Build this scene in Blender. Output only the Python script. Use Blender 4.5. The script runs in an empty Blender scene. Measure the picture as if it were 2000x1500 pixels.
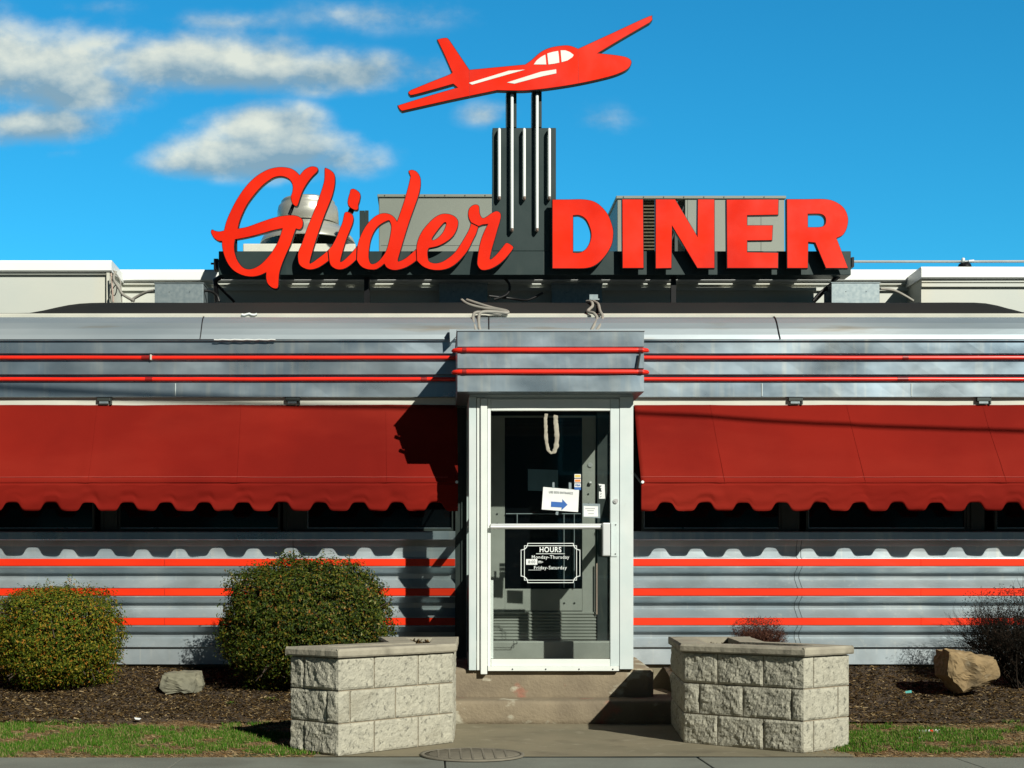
import bpy, bmesh, math, random
from mathutils import Vector, Matrix, Euler, noise
R = math.radians
sc = bpy.context.scene
col = sc.collection
random.seed(7)

# ------------------------------------------------------------------ camera
F, CX, CY, H = 2800.0, 850.0, 1137.0, 1.08
cd = bpy.data.cameras.new('camera'); cam = bpy.data.objects.new('camera', cd); col.objects.link(cam)
cam.location = (0, 0, H); cam.rotation_euler = (R(90), 0, 0)
cd.sensor_width = 36; cd.lens = F / 2000 * 36
cd.shift_x = (1000 - CX) / 2000; cd.shift_y = (CY - 750) / 2000
cd.clip_start = 0.1; cd.clip_end = 3000
sc.camera = cam
sc.render.engine = 'CYCLES'
sc.view_settings.view_transform = 'Standard'; sc.view_settings.look = 'None'
sc.view_settings.exposure = 0.17; sc.view_settings.gamma = 1

# ------------------------------------------------------------------ light
SUN = Vector((0.58, -1.0, 0.728))                      # towards the sun
el = math.atan2(SUN.z, math.hypot(SUN.x, SUN.y)); rot = math.atan2(SUN.x, SUN.y)
ld = bpy.data.lights.new('sun', 'SUN'); ld.energy = 4.9; ld.angle = R(0.5); ld.color = (1.0, 0.98, 0.875)
lo = bpy.data.objects.new('sun', ld); col.objects.link(lo)
lo.rotation_euler = (-SUN).to_track_quat('-Z', 'Y').to_euler(); lo.location = (20, -30, 25)

w = bpy.data.worlds.new('World'); sc.world = w; w.use_nodes = True
nt = w.node_tree; nt.nodes.clear()
def N(t, **k):
    n = nt.nodes.new(t)
    for a, b in k.items(): setattr(n, a, b)
    return n
def L(a, b): nt.links.new(a, b)
def M(op, a, b=None, c=None, clamp=False):
    n = N('ShaderNodeMath', operation=op); n.use_clamp = clamp
    for i, v in enumerate((a, b, c)):
        if v is None: continue
        if isinstance(v, (int, float)): n.inputs[i].default_value = v
        else: L(v, n.inputs[i])
    return n.outputs[0]
sky = N('ShaderNodeTexSky', sky_type='NISHITA', sun_disc=False, sun_elevation=el, sun_rotation=rot)
sky.air_density = 1.0; sky.dust_density = 0.25; sky.ozone_density = 3.0
hs = N('ShaderNodeHueSaturation'); hs.inputs['Saturation'].default_value = 1.22; hs.inputs['Hue'].default_value = 0.487
L(sky.outputs[0], hs.inputs['Color'])
tint = N('ShaderNodeMix', data_type='RGBA', blend_type='MULTIPLY'); tint.inputs[0].default_value = 1; L(hs.outputs[0], tint.inputs[6]); tint.inputs[7].default_value = (.22, .95, 1.09, 1)
tc = N('ShaderNodeTexCoord'); sp = N('ShaderNodeSeparateXYZ'); L(tc.outputs['Generated'], sp.inputs[0])
yy = M('MAXIMUM', sp.outputs[1], 0.02)
U = M('DIVIDE', sp.outputs[0], yy); V = M('DIVIDE', sp.outputs[2], yy)
# clouds: soft ellipses of direction, broken up by fractal noise
def nz(scale, detail, ox, oy, rough=0.55):
    cb = N('ShaderNodeCombineXYZ'); L(M('ADD', U, ox), cb.inputs[0]); L(M('MULTIPLY', M('ADD', V, oy), 1.45), cb.inputs[1])
    n = N('ShaderNodeTexNoise'); n.inputs['Scale'].default_value = scale; n.inputs['Detail'].default_value = detail
    n.inputs['Roughness'].default_value = rough
    L(cb.outputs[0], n.inputs['Vector']); return n.outputs[0]
n1 = nz(17, 9, 0.0, 0.0, 0.56); n2 = nz(17, 9, 0.010, 0.014, 0.56); n3 = nz(6, 3, 3.0, 1.0)
blobs = [(10,125,320,90,1.25),(130,165,180,62,1.1),(330,118,280,60,1.2),(480,130,230,54,1.1),(650,142,220,42,1.0),(60,245,180,42,1.05),(190,85,170,34,.8),
         (520,300,205,52,1.35),(510,250,130,55,1.2),(430,318,150,34,1.0),(650,310,110,40,.8),
         (735,30,180,34,.40),(430,45,130,28,.42),(945,222,55,26,.42),(1170,232,80,30,.28),(120,298,80,14,.25),(130,15,160,20,.30)]
dens = None; shade = None
for (px, py, a, b, wt) in blobs:
    du = M('MULTIPLY', M('SUBTRACT', U, (px-CX)/F), F/a); dv = M('MULTIPLY', M('SUBTRACT', V, (CY-py)/F), F/b)
    rr = M('SQRT', M('ADD', M('MULTIPLY', du, du), M('MULTIPLY', dv, dv)))
    e = M('MULTIPLY', M('SUBTRACT', 1.32, rr), wt)
    sh = M('MULTIPLY', M('MAXIMUM', e, 0), dv)
    dens = e if dens is None else M('SMOOTH_MAX', dens, e, 0.25)
    shade = sh if shade is None else M('ADD', shade, sh)
field = M('ADD', dens, M('MULTIPLY', M('SUBTRACT', n1, 0.5), 1.9))
field = M('ADD', field, M('MULTIPLY', M('SUBTRACT', n3, 0.5), 0.5))
mr = N('ShaderNodeMapRange', interpolation_type='SMOOTHSTEP'); L(field, mr.inputs[0])
mr.inputs[1].default_value = -0.02; mr.inputs[2].default_value = 1.12; mr.inputs[4].default_value = 0.86
gate = N('ShaderNodeMapRange', interpolation_type='SMOOTHSTEP'); L(dens, gate.inputs[0])
gate.inputs[1].default_value = -0.12; gate.inputs[2].default_value = 0.40
cm = M('MULTIPLY', M('MULTIPLY', mr.outputs[0], gate.outputs[0]), M('GREATER_THAN', sp.outputs[1], 0.03), clamp=True)
lit = M('ADD', M('ADD', 0.42, M('MULTIPLY', shade, 0.55)), M('MULTIPLY', M('SUBTRACT', n1, n2), 2.6), clamp=True)
cr = N('ShaderNodeValToRGB'); L(lit, cr.inputs[0])
cr.color_ramp.elements[0].color = (1.9, 2.8, 3.3, 1); cr.color_ramp.elements[1].color = (6.2, 6.3, 5.2, 1)
mx = N('ShaderNodeMix', data_type='RGBA'); L(cm, mx.inputs[0]); L(tint.outputs[2], mx.inputs[6]); L(cr.outputs[0], mx.inputs[7])
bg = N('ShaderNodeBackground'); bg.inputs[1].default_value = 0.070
hz = N('ShaderNodeMapRange', interpolation_type='SMOOTHSTEP'); L(sp.outputs[1], hz.inputs[0]); hz.inputs[1].default_value = .0; hz.inputs[2].default_value = .9; hz.inputs[3].default_value = .16; hz.inputs[4].default_value = 1.75  # added sky gain by direction: brighter ahead, dimmed behind to cut ambient fill
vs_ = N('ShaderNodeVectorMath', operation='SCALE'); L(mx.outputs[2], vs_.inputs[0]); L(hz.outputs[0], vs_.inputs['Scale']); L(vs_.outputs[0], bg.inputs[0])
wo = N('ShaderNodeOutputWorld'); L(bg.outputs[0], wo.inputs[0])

# ------------------------------------------------------------------ materials
def mat(name, c1, c2=None, scale=6, rough=0.6, metal=0, bump=0, bscale=60, stretch=(1,1,1), spec=0.5,
        c3=None, c4=None, s4=5, t4=(.62,.7), s3=2, t3=(0.55,0.65), st3=(1,1,1), coat=0, island=None, detail=6, rvar=0):
    m = bpy.data.materials.new(name); m.use_nodes = True; t = m.node_tree
    b = t.nodes['Principled BSDF']
    b.inputs['Roughness'].default_value = rough; b.inputs['Metallic'].default_value = metal
    b.inputs['Specular IOR Level'].default_value = spec; b.inputs['Coat Weight'].default_value = coat
    b.inputs['Coat Roughness'].default_value = 0.08
    def nd(ty, **k):
        n = t.nodes.new(ty)
        for a, v in k.items(): setattr(n, a, v)
        return n
    tcn = nd('ShaderNodeTexCoord')
    def noi(sc_, st, det=6, off=0):
        mp = nd('ShaderNodeMapping'); mp.inputs['Scale'].default_value = st; mp.inputs['Location'].default_value = (off, off, off)
        t.links.new(tcn.outputs['Object'], mp.inputs[0])
        n = nd('ShaderNodeTexNoise'); n.inputs['Scale'].default_value = sc_; n.inputs['Detail'].default_value = det
        t.links.new(mp.outputs[0], n.inputs['Vector']); return n.outputs[0]
    c2 = c2 or tuple(x*0.85 for x in c1)
    cur = None
    if island:
        g = nd('ShaderNodeNewGeometry'); rp = nd('ShaderNodeValToRGB'); t.links.new(g.outputs['Random Per Island'], rp.inputs[0])
        rp.color_ramp.interpolation = 'LINEAR'; els = rp.color_ramp.elements
        for i, (p, c) in enumerate(island):
            e = els[i] if i < 2 else els.new(p)
            e.position = p; e.color = (*c, 1)
        cur = rp.outputs[0]
    else:
        rp = nd('ShaderNodeValToRGB'); t.links.new(noi(scale, stretch, detail), rp.inputs[0])
        rp.color_ramp.elements[0].position = 0.35; rp.color_ramp.elements[1].position = 0.65
        rp.color_ramp.elements[0].color = (*c1, 1); rp.color_ramp.elements[1].color = (*c2, 1)
        cur = rp.outputs[0]
    if c3:
        r3 = nd('ShaderNodeMapRange'); t.links.new(noi(s3, st3, 8, 7.3), r3.inputs[0])
        r3.inputs[1].default_value = t3[0]; r3.inputs[2].default_value = t3[1]
        x = nd('ShaderNodeMix', data_type='RGBA'); t.links.new(r3.outputs[0], x.inputs[0])
        t.links.new(cur, x.inputs[6]); x.inputs[7].default_value = (*c3, 1); cur = x.outputs[2]
    if c4:
        r4 = nd('ShaderNodeMapRange'); t.links.new(noi(s4, (1, 1, 1.6), 10, 21.7), r4.inputs[0])
        r4.inputs[1].default_value = t4[0]; r4.inputs[2].default_value = t4[1]
        x4 = nd('ShaderNodeMix', data_type='RGBA'); t.links.new(r4.outputs[0], x4.inputs[0])
        t.links.new(cur, x4.inputs[6]); x4.inputs[7].default_value = (*c4, 1); cur = x4.outputs[2]
    t.links.new(cur, b.inputs['Base Color'])
    if rvar:
        rr_ = nd('ShaderNodeMapRange'); t.links.new(noi(scale*1.7, stretch, 6, 3.1), rr_.inputs[0])
        rr_.inputs[1].default_value = 0.3; rr_.inputs[2].default_value = 0.7
        rr_.inputs[3].default_value = max(0.02, rough-rvar); rr_.inputs[4].default_value = rough+rvar
        t.links.new(rr_.outputs[0], b.inputs['Roughness'])
    if bump:
        bn = nd('ShaderNodeBump'); bn.inputs['Strength'].default_value = 1; bn.inputs['Distance'].default_value = bump
        t.links.new(noi(bscale, stretch, 6, 1.7), bn.inputs['Height']); t.links.new(bn.outputs[0], b.inputs['Normal'])
    return m

MT = {}
MT['metal'] = mat('brushed_metal', (.24,.32,.385), (.38,.45,.49), 1.2, .33, .74, .0010, 1.3, (1,1,1.8), c3=(.60,.61,.54), s3=2.2, t3=(.52,1.0), st3=(6,6,.5), rvar=.10)
MT['metal_cove'] = mat('weathered_metal', (.27,.325,.36), (.36,.40,.42), 1.2, .5, .5, .0025, 1.0, (.35,2,2), c3=(.25,.215,.16), s3=3, t3=(.58,.78), st3=(.35,2,3), rvar=.08)
MT['metal_wall'] = mat('wall_metal', (.33,.395,.43), (.45,.50,.52), 1.6, .47, .55, .0008, 1.8, (1.5,1.5,.8), c3=(.58,.60,.55), s3=6, t3=(.58,.9), st3=(4,4,.5), rvar=.08, c4=(.27,.31,.32), s4=2.2, t4=(.5,.8))
MT['metal_dark'] = mat('dull_metal', (.040,.052,.052), (.06,.075,.07), 5, .45, .5, c3=(.09,.10,.085), s3=5, t3=(.6,.8), st3=(6,6,1))
MT['alu'] = mat('white_painted_aluminium', (.56,.64,.63), (.64,.69,.67), 3, .42, .15, .0004, 8, rvar=.06, c3=(.48,.50,.44), s3=5, t3=(.66,.85), st3=(2,2,.6))
MT['alu_white'] = mat('white_aluminium', (.76,.78,.74), (.70,.74,.70), 4, .4, .05, c3=(.55,.50,.40), s3=5, t3=(.72,.85))
MT['chrome'] = mat('brushed_chrome', (.66,.68,.68), (.72,.72,.70), 4, .42, .45)
MT['red'] = mat('red_enamel', (.86,.038,.006), (.76,.030,.005), 1.5, .4, 0, .0006, 3, spec=.3, c3=(.66,.024,.006), s3=1.0, t3=(.5,.8))
MT['redface'] = mat('red_acrylic', (.82,.026,.005), (.70,.019,.004), 2.0, .28, 0, .0022, 1.6, spec=.3, rvar=.06, c3=(.60,.014,.004), s3=1.4, t3=(.52,.8))
MT['redtube'] = mat('red_tube', (.90,.030,.014), (.75,.025,.012), 3, .28, c3=(.30,.06,.03), s3=9, t3=(.66,.80), st3=(.6,3,3))
MT['redtube_dk'] = mat('red_tube_coupling', (.30,.01,.008), (.22,.01,.008), 6, .35)
MT['black'] = mat('black_return', (.005,.005,.006), (.008,.008,.009), 8, .4, spec=.25)
MT['sign_green'] = mat('dark_green_sign_metal', (.018,.034,.034), (.026,.043,.042), 2, .42, .1, .0004, 20, spec=.3, c3=(.040,.056,.052), s3=3, t3=(.6,.85), st3=(3,3,.5), rvar=.06)
MT['white_face'] = mat('white_acrylic', (.86,.88,.80), None, 3, .3)
MT['tube_white'] = mat('white_glass_tube', (.78,.82,.80), (.80,.83,.81), 5, .3)
MT['tube_end'] = mat('tube_end', (.45,.33,.27), None, 5, .5)
MT['canvas'] = mat('red_canvas', (.215,.0115,.0062), (.155,.0078,.0048), .8, .85, 0, .0012, 220, spec=.08, c3=(.25,.020,.011), s3=1.0, t3=(.48,.8), st3=(.5,1,1.6), c4=(.135,.0065,.0042), s4=.7, t4=(.55,.85))
MT['stitch'] = mat('stitching', (.50,.10,.08), None, 5, .8)
MT['membrane'] = mat('roof_membrane', (.013,.016,.017), (.024,.022,.021), 1.2, .85, 0, .006, 2.5, (.6,1,1), spec=.12, c3=(.045,.038,.034), s3=1.5, t3=(.68,.9))
MT['cream'] = mat('cream_trim', (.60,.59,.50), (.52,.52,.45), 3, .6, 0, .0015, 10, c3=(.34,.30,.24), s3=4, t3=(.68,.8), st3=(.5,2,2))
MT['white_wall'] = mat('white_siding', (.50,.53,.49), (.55,.56,.50), 1, .55, 0, .003, 1.1, c3=(.60,.56,.44), s3=1.1, t3=(.55,.8), st3=(1.5,1.5,.5))
MT['white_cop'] = mat('white_coping', (.84,.86,.84), (.80,.82,.80), 2, .35, 0, .001, 2)
MT['soffit'] = mat('soffit', (.28,.31,.28), (.24,.26,.24), 3, .6)
MT['pane'] = mat('dark_window_pane', (.004,.005,.006), None, 3, .06, 0, .0006, 1.2, spec=.5)
MT['frame_dk'] = mat('dark_window_frame', (.035,.045,.042), (.05,.06,.055), 4, .45, .4)
MT['galv'] = mat('galvanised_steel', (.20,.25,.27), (.27,.32,.33), 30, .5, .55, .0004, 30, detail=3)
MT['hvac'] = mat('grey_cabinet', (.205,.225,.19), (.18,.20,.17), 1.2, .5, .1, .001, 3, c3=(.15,.14,.11), s3=3, t3=(.62,.88), st3=(2,2,.6))
MT['coil'] = mat('brown_coil', (.10,.085,.04), (.06,.05,.03), 60, .7, .2, .003, 150)
MT['fan'] = mat('spun_aluminium', (.52,.52,.45), (.60,.59,.52), 3, .34, .55, .001, 3, (1,1,5), rvar=.08)
MT['conduit'] = mat('grey_conduit', (.32,.30,.26), (.24,.23,.20), 9, .6)
MT['cable'] = mat('black_cable', (.01,.01,.01), None, 5, .5)
MT['wire_white'] = mat('pale_cable', (.6,.62,.6), None, 5, .4)
MT['block'] = mat('split_face_block', (.44,.42,.335), (.35,.335,.27), 26, .92, 0, .006, 85, c3=(.17,.165,.135), s3=38, t3=(.55,.70), detail=8, spec=.2, c4=(.26,.24,.18), s4=3.2, t4=(.56,.85))
MT['mortar'] = mat('mortar', (.30,.25,.175), (.22,.19,.14), 20, .95, 0, .003, 80)
MT['cap'] = mat('cap_stone', (.36,.33,.255), (.28,.255,.20), 6, .9, 0, .004, 40, spec=.2, c3=(.17,.155,.12), s3=4, t3=(.56,.78))
MT['soil'] = mat('soil', (.045,.032,.022), (.08,.06,.04), 30, 1, 0, .02, 40)
MT['mulch'] = mat('mulch', (.040,.027,.015), (.085,.056,.030), 30, 1, 0, .02, 45, c3=(.018,.012,.008), s3=9, t3=(.5,.7))
MT['chips'] = mat('mulch_chip', (.05,.035,.025), None, 5, .95, spec=.05, island=[(0,(.018,.010,.004)),(.45,(.065,.040,.016)),(.82,(.14,.090,.038)),(1,(.32,.24,.13))])
MT['lawn'] = mat('lawn_soil', (.13,.080,.035), (.18,.125,.06), 14, 1, 0, .015, 50, c3=(.06,.065,.02), s3=5, t3=(.5,.6))
MT['sidewalk'] = mat('sidewalk_concrete', (.20,.21,.175), (.165,.172,.145), 2.2, .92, 0, .003, 120, spec=.15, c3=(.27,.265,.22), s3=60, t3=(.62,.75), c4=(.13,.13,.105), s4=1.8, t4=(.55,.8))
MT['walk'] = mat('walkway_concrete', (.23,.20,.135), (.185,.165,.112), 1.8, .92, 0, .003, 110, spec=.15, c3=(.14,.12,.085), s3=3, t3=(.56,.8), c4=(.28,.25,.18), s4=9, t4=(.6,.75))
MT['step'] = mat('worn_step_concrete', (.25,.205,.14), (.185,.150,.105), 3.5, .92, 0, .006, 45, spec=.2, c3=(.32,.12,.085), s3=3.6, t3=(.60,.74), detail=9, c4=(.40,.375,.29), s4=4.2, t4=(.60,.66))
MT['patch'] = mat('pale_paint_patch', (.34,.31,.235), (.25,.21,.15), 45, .9, 0, .004, 60)
MT['asphalt'] = mat('asphalt', (.05,.05,.052), (.07,.07,.068), 4, .9, 0, .004, 120)
MT['ground'] = mat('far_ground', (.07,.075,.05), (.10,.10,.07), .3, 1)
MT['iron'] = mat('cast_iron', (.165,.150,.115), (.195,.175,.135), 14, .85, .1, .002, 60, spec=.2)
MT['rock_tan'] = mat('tan_boulder', (.30,.215,.115), (.21,.15,.08), 3, .92, 0, .03, 7, spec=.12, c3=(.11,.09,.06), s3=3.5, t3=(.52,.68), detail=10, c4=(.36,.31,.22), s4=6, t4=(.56,.72))
MT['rock_grey'] = mat('grey_boulder', (.20,.19,.13), (.15,.145,.105), 5, .9, 0, .012, 12, c3=(.25,.23,.16), s3=4, t3=(.55,.75), detail=10)
MT['bark'] = mat('bark', (.05,.035,.025), (.08,.055,.04), 20, .9)
MT['leaf_gold'] = mat('privet_leaf', (.05,.07,.02), None, 5, .6, spec=.12, island=[(0,(.020,.038,.003)),(.35,(.050,.080,.006)),(.65,(.105,.125,.010)),(.84,(.21,.155,.012)),(.95,(.30,.10,.014)),(1,(.23,.24,.04))])
MT['leaf_green'] = mat('holly_leaf', (.05,.07,.02), None, 5, .55, spec=.15, island=[(0,(.009,.021,.002)),(.4,(.026,.046,.004)),(.7,(.060,.080,.008)),(.90,(.125,.110,.012)),(.97,(.20,.070,.014)),(1,(.24,.24,.09))])
MT['twig_red'] = mat('red_twig', (.10,.04,.03), None, 5, .9, spec=.1, island=[(0,(.030,.012,.008)),(.5,(.075,.026,.018)),(1,(.14,.07,.045))])
MT['twig_dark'] = mat('bare_twig', (.035,.026,.02), None, 5, .9, spec=.1, island=[(0,(.008,.008,.006)),(.7,(.022,.019,.015)),(1,(.05,.030,.02))])
MT['blade'] = mat('grass_blade', (.1,.1,.04), None, 5, .7, spec=.12, island=[(0,(.024,.085,.004)),(.5,(.050,.145,.008)),(.76,(.095,.17,.018)),(.90,(.22,.18,.07)),(1,(.34,.27,.14))])
MT['straw'] = mat('dry_grass', (.3,.2,.1), None, 5, .9, spec=.1, island=[(0,(.10,.050,.018)),(.5,(.21,.125,.05)),(1,(.36,.27,.15))])
MT['paper'] = mat('white_paper', (.80,.82,.80), None, 5, .7)
MT['paper_blue'] = mat('slate_blue_paper', (.17,.29,.34), (.15,.26,.31), 5, .7)
MT['ink'] = mat('grey_ink', (.10,.11,.12), None, 5, .8)
MT['blue'] = mat('blue_ink', (.020,.12,.42), None, 5, .6)
MT['orange'] = mat('orange_print', (.85,.25,.04), None, 5, .6)
MT['yellow'] = mat('yellow_print', (.75,.55,.12), None, 5, .6)
MT['vinyl'] = mat('white_vinyl', (.82,.86,.84), None, 5, .5)
MT['tape'] = mat('beige_residue', (.42,.39,.31), (.32,.29,.23), 20, .9, 0, .005, 60)
MT['teal'] = mat('teal_plastic', (.10,.42,.38), None, 5, .5)
MT['inner'] = mat('inner_door_metal', (.36,.375,.34), (.28,.295,.265), 3, .5, .25, .001, 20)
MT['tile'] = mat('vestibule_floor', (.22,.24,.22), (.16,.18,.17), 8, .6)
MT['brick'] = mat('brown_brick', (.14,.07,.045), (.10,.05,.035), 8, .9)
MT['room'] = mat('dim_room', (.015,.015,.014), None, 3, .8)
def glass_mat():
    m = bpy.data.materials.new('clear_glass'); m.use_nodes = True; t = m.node_tree; t.nodes.clear()
    o = t.nodes.new('ShaderNodeOutputMaterial'); mi = t.nodes.new('ShaderNodeMixShader'); tr = t.nodes.new('ShaderNodeBsdfTransparent')
    gl = t.nodes.new('ShaderNodeBsdfGlossy'); lw = t.nodes.new('ShaderNodeLayerWeight'); lw.inputs[0].default_value = .5
    pw = t.nodes.new('ShaderNodeMath'); pw.operation = 'POWER'; pw.inputs[1].default_value = 5; t.links.new(lw.outputs['Facing'], pw.inputs[0])
    ad = t.nodes.new('ShaderNodeMath'); ad.operation = 'MULTIPLY_ADD'; ad.inputs[1].default_value = .9; ad.inputs[2].default_value = .035; t.links.new(pw.outputs[0], ad.inputs[0])
    tr.inputs[0].default_value = (.90, .92, .91, 1); gl.inputs['Roughness'].default_value = .02
    t.links.new(ad.outputs[0], mi.inputs[0]); t.links.new(tr.outputs[0], mi.inputs[1]); t.links.new(gl.outputs[0], mi.inputs[2])
    t.links.new(mi.outputs[0], o.inputs[0]); return m
MT['glass'] = glass_mat()

# ------------------------------------------------------------------ helpers
def P(px, py, d): return Vector(((px-CX)*d/F, d, H + (CY-py)*d/F))
def X(px, d): return (px-CX)*d/F
def Z(py, d): return H + (CY-py)*d/F
ORG = {}
def thing(name, label, cat, loc, group=None, kind=None):
    o = bpy.data.objects.new(name, None); o.empty_display_size = .1; col.objects.link(o)
    o.location = loc; ORG[o.name] = Vector(loc); tag(o, label, cat, group, kind); return o
def tag(o, label=None, cat=None, group=None, kind=None):
    if label: o['label'] = label
    if cat: o['category'] = cat
    if group: o['group'] = group
    if kind: o['kind'] = kind
    return o
class MB:
    def __init__(s): s.v = []; s.f = []; s.m = []; s.sm = []
    def add(s, vs, fs, mi=0, smooth=False):
        b = len(s.v); s.v += [tuple(v) for v in vs]
        for f in fs: s.f.append(tuple(b+i for i in f)); s.m.append(mi); s.sm.append(smooth)
        return s
    def box(s, x0, x1, y0, y1, z0, z1, mi=0, bev=0, seg=2):
        if bev:
            bm = bmesh.new(); bmesh.ops.create_cube(bm, size=1)
            for v in bm.verts: v.co = Vector(((x0+x1)/2+v.co.x*(x1-x0), (y0+y1)/2+v.co.y*(y1-y0), (z0+z1)/2+v.co.z*(z1-z0)))
            bmesh.ops.bevel(bm, geom=bm.edges[:], offset=bev, segments=seg, affect='EDGES', profile=.5)
            return s.bm(bm, mi)
        v = [(x,y,z) for z in (z0,z1) for y in (y0,y1) for x in (x0,x1)]
        return s.add(v, [(0,2,3,1),(4,5,7,6),(0,1,5,4),(2,6,7,3),(0,4,6,2),(1,3,7,5)], mi)
    def bm(s, bm, mi=0, smooth=False):
        bm.verts.index_update()
        s.add([v.co[:] for v in bm.verts], [[v.index for v in f.verts] for f in bm.faces], mi, smooth); bm.free(); return s
    def extr(s, prof, x0, x1, mi=0, closed=True, caps=True, nx=1, wob=None):
        n = len(prof); vs = []
        for i in range(nx+1):
            x = x0+(x1-x0)*i/nx
            for (d, z) in prof:
                dd = wob(x, d, z) if wob else 0
                vs.append((x, d+dd, z))
        fs = []
        for i in range(nx):
            for k in range(n if closed else n-1):
                a = i*n+k; b = i*n+(k+1) % n
                fs.append((a, b, b+n, a+n))
        s.add(vs, fs, mi)
        if closed and caps:
            s.f.append(tuple(len(s.v)-len(vs)+k for k in range(n))[::-1]); s.m.append(mi); s.sm.append(False)
            s.f.append(tuple(len(s.v)-n+k for k in range(n))); s.m.append(mi); s.sm.append(False)
        return s
    def tube(s, pts, r, mi=0, n=10, caps=True):
        pts = [Vector(p) for p in pts]; rs = r if isinstance(r, (list, tuple)) else [r]*len(pts)
        vs = []; up = Vector((0, 0, 1))
        t0 = (pts[1]-pts[0]).normalized()
        a = t0.cross(up if abs(t0.z) < .9 else Vector((1, 0, 0))).normalized()
        for i, p in enumerate(pts):
            if i == 0: t = pts[1]-pts[0]
            elif i == len(pts)-1: t = pts[-1]-pts[-2]
            else: t = (pts[i+1]-pts[i]).normalized()+(pts[i]-pts[i-1]).normalized()
            t.normalize(); a = (a-t*a.dot(t)).normalized(); b = t.cross(a)
            for k in range(n):
                an = 2*math.pi*k/n; vs.append(p+(a*math.cos(an)+b*math.sin(an))*rs[i])
        fs = [(i*n+k, i*n+(k+1) % n, (i+1)*n+(k+1) % n, (i+1)*n+k) for i in range(len(pts)-1) for k in range(n)]
        s.add(vs, fs, mi, True)
        if caps:
            s.add(vs[:n], [tuple(range(n))[::-1]], mi); s.add(vs[-n:], [tuple(range(n))], mi)
        return s
    def lathe(s, prof, c, n=40, mi=0):
        vs = []
        for (r, z) in prof:
            for k in range(n):
                a = 2*math.pi*k/n; vs.append((c[0]+r*math.cos(a), c[1]+r*math.sin(a), c[2]+z))
        fs = [(i*n+k, i*n+(k+1) % n, (i+1)*n+(k+1) % n, (i+1)*n+k) for i in range(len(prof)-1) for k in range(n)]
        return s.add(vs, fs, mi, True)
    def build(s, name, m, parent=None, bevel=0):
        me = bpy.data.meshes.new(name)
        root = parent
        while root is not None and root.parent is not None: root = root.parent
        if root is not None: o0 = ORG[root.name]
        else:
            xs = [v[0] for v in s.v]; ys = [v[1] for v in s.v]; zs = [v[2] for v in s.v]
            o0 = Vector(((min(xs)+max(xs))/2, (min(ys)+max(ys))/2, min(zs)))
        me.from_pydata([(v[0]-o0[0], v[1]-o0[1], v[2]-o0[2]) for v in s.v], [], s.f)
        ms = m if isinstance(m, (list, tuple)) else [m]
        for q in ms: me.materials.append(MT[q])
        me.polygons.foreach_set('material_index', s.m); me.polygons.foreach_set('use_smooth', s.sm)
        me.update()
        bm = bmesh.new(); bm.from_mesh(me)
        if len(bm.faces) < 60000: bmesh.ops.recalc_face_normals(bm, faces=bm.faces[:])
        bm.to_mesh(me); bm.free()
        o = bpy.data.objects.new(name, me); col.objects.link(o)
        if parent is not None: o.parent = parent
        else: o.location = o0; ORG[o.name] = o0
        if bevel:
            bv = o.modifiers.new('bevel', 'BEVEL'); bv.width = bevel; bv.segments = 2; bv.limit_method = 'ANGLE'
        return o
def part(name, m, parent, fn, bevel=0, label=None):
    b = MB(); fn(b); o = b.build(name, m, parent, bevel)
    if label: o['label'] = label
    return o
def boxp(name, m, parent, x0, x1, y0, y1, z0, z1, bev=0, label=None):
    o = MB().box(x0, x1, y0, y1, z0, z1, 0, bev).build(name, m, parent)
    if label: o['label'] = label
    return o
def crom(pts, seg=5):
    """closed outline; points with a third value True are corners"""
    n = len(pts); out = []
    for i in range(n):
        p1 = pts[i]; p2 = pts[(i+1) % n]; p0 = pts[i-1]; p3 = pts[(i+2) % n]
        c1 = len(p1) > 2; c2 = len(p2) > 2
        a = Vector(p1[:2]); b = Vector(p2[:2])
        q0 = Vector(p0[:2]) if not c1 else a-(b-a)*1.0
        q3 = Vector(p3[:2]) if not c2 else b+(b-a)*1.0
        for k in range(seg):
            t = k/seg
            out.append(tuple(0.5*((2*a)+(b-q0)*t+(2*q0-5*a+4*b-q3)*t*t+(3*a-q0-3*b+q3)*t**3)))
    return out
def flat(name, loops, d0, d1, m, parent, offset=0, matidx=None):
    """2D loops in world (x,z) -> plate between depths d0 (front) and d1 (back)"""
    cu = bpy.data.curves.new('tmp', 'CURVE'); cu.dimensions = '2D'; cu.fill_mode = 'BOTH'; cu.extrude = (d1-d0)/2; cu.offset = offset
    for lp in loops:
        s_ = cu.splines.new('POLY'); s_.points.add(len(lp)-1); s_.use_cyclic_u = True
        for i, p in enumerate(lp): s_.points[i].co = (p[0], p[1], 0, 1)
    o = bpy.data.objects.new('tmp', cu); col.objects.link(o)
    me = o.to_mesh(depsgraph=None) if False else bpy.data.meshes.new_from_object(o)
    b = MB(); vs = [(v.co.x, (d0+d1)/2-v.co.z, v.co.y) for v in me.vertices]
    b.add(vs, [tuple(p.vertices) for p in me.polygons])
    bpy.data.objects.remove(o); bpy.data.curves.remove(cu); bpy.data.meshes.remove(me)
    return b.build(name, m, parent)
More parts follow.
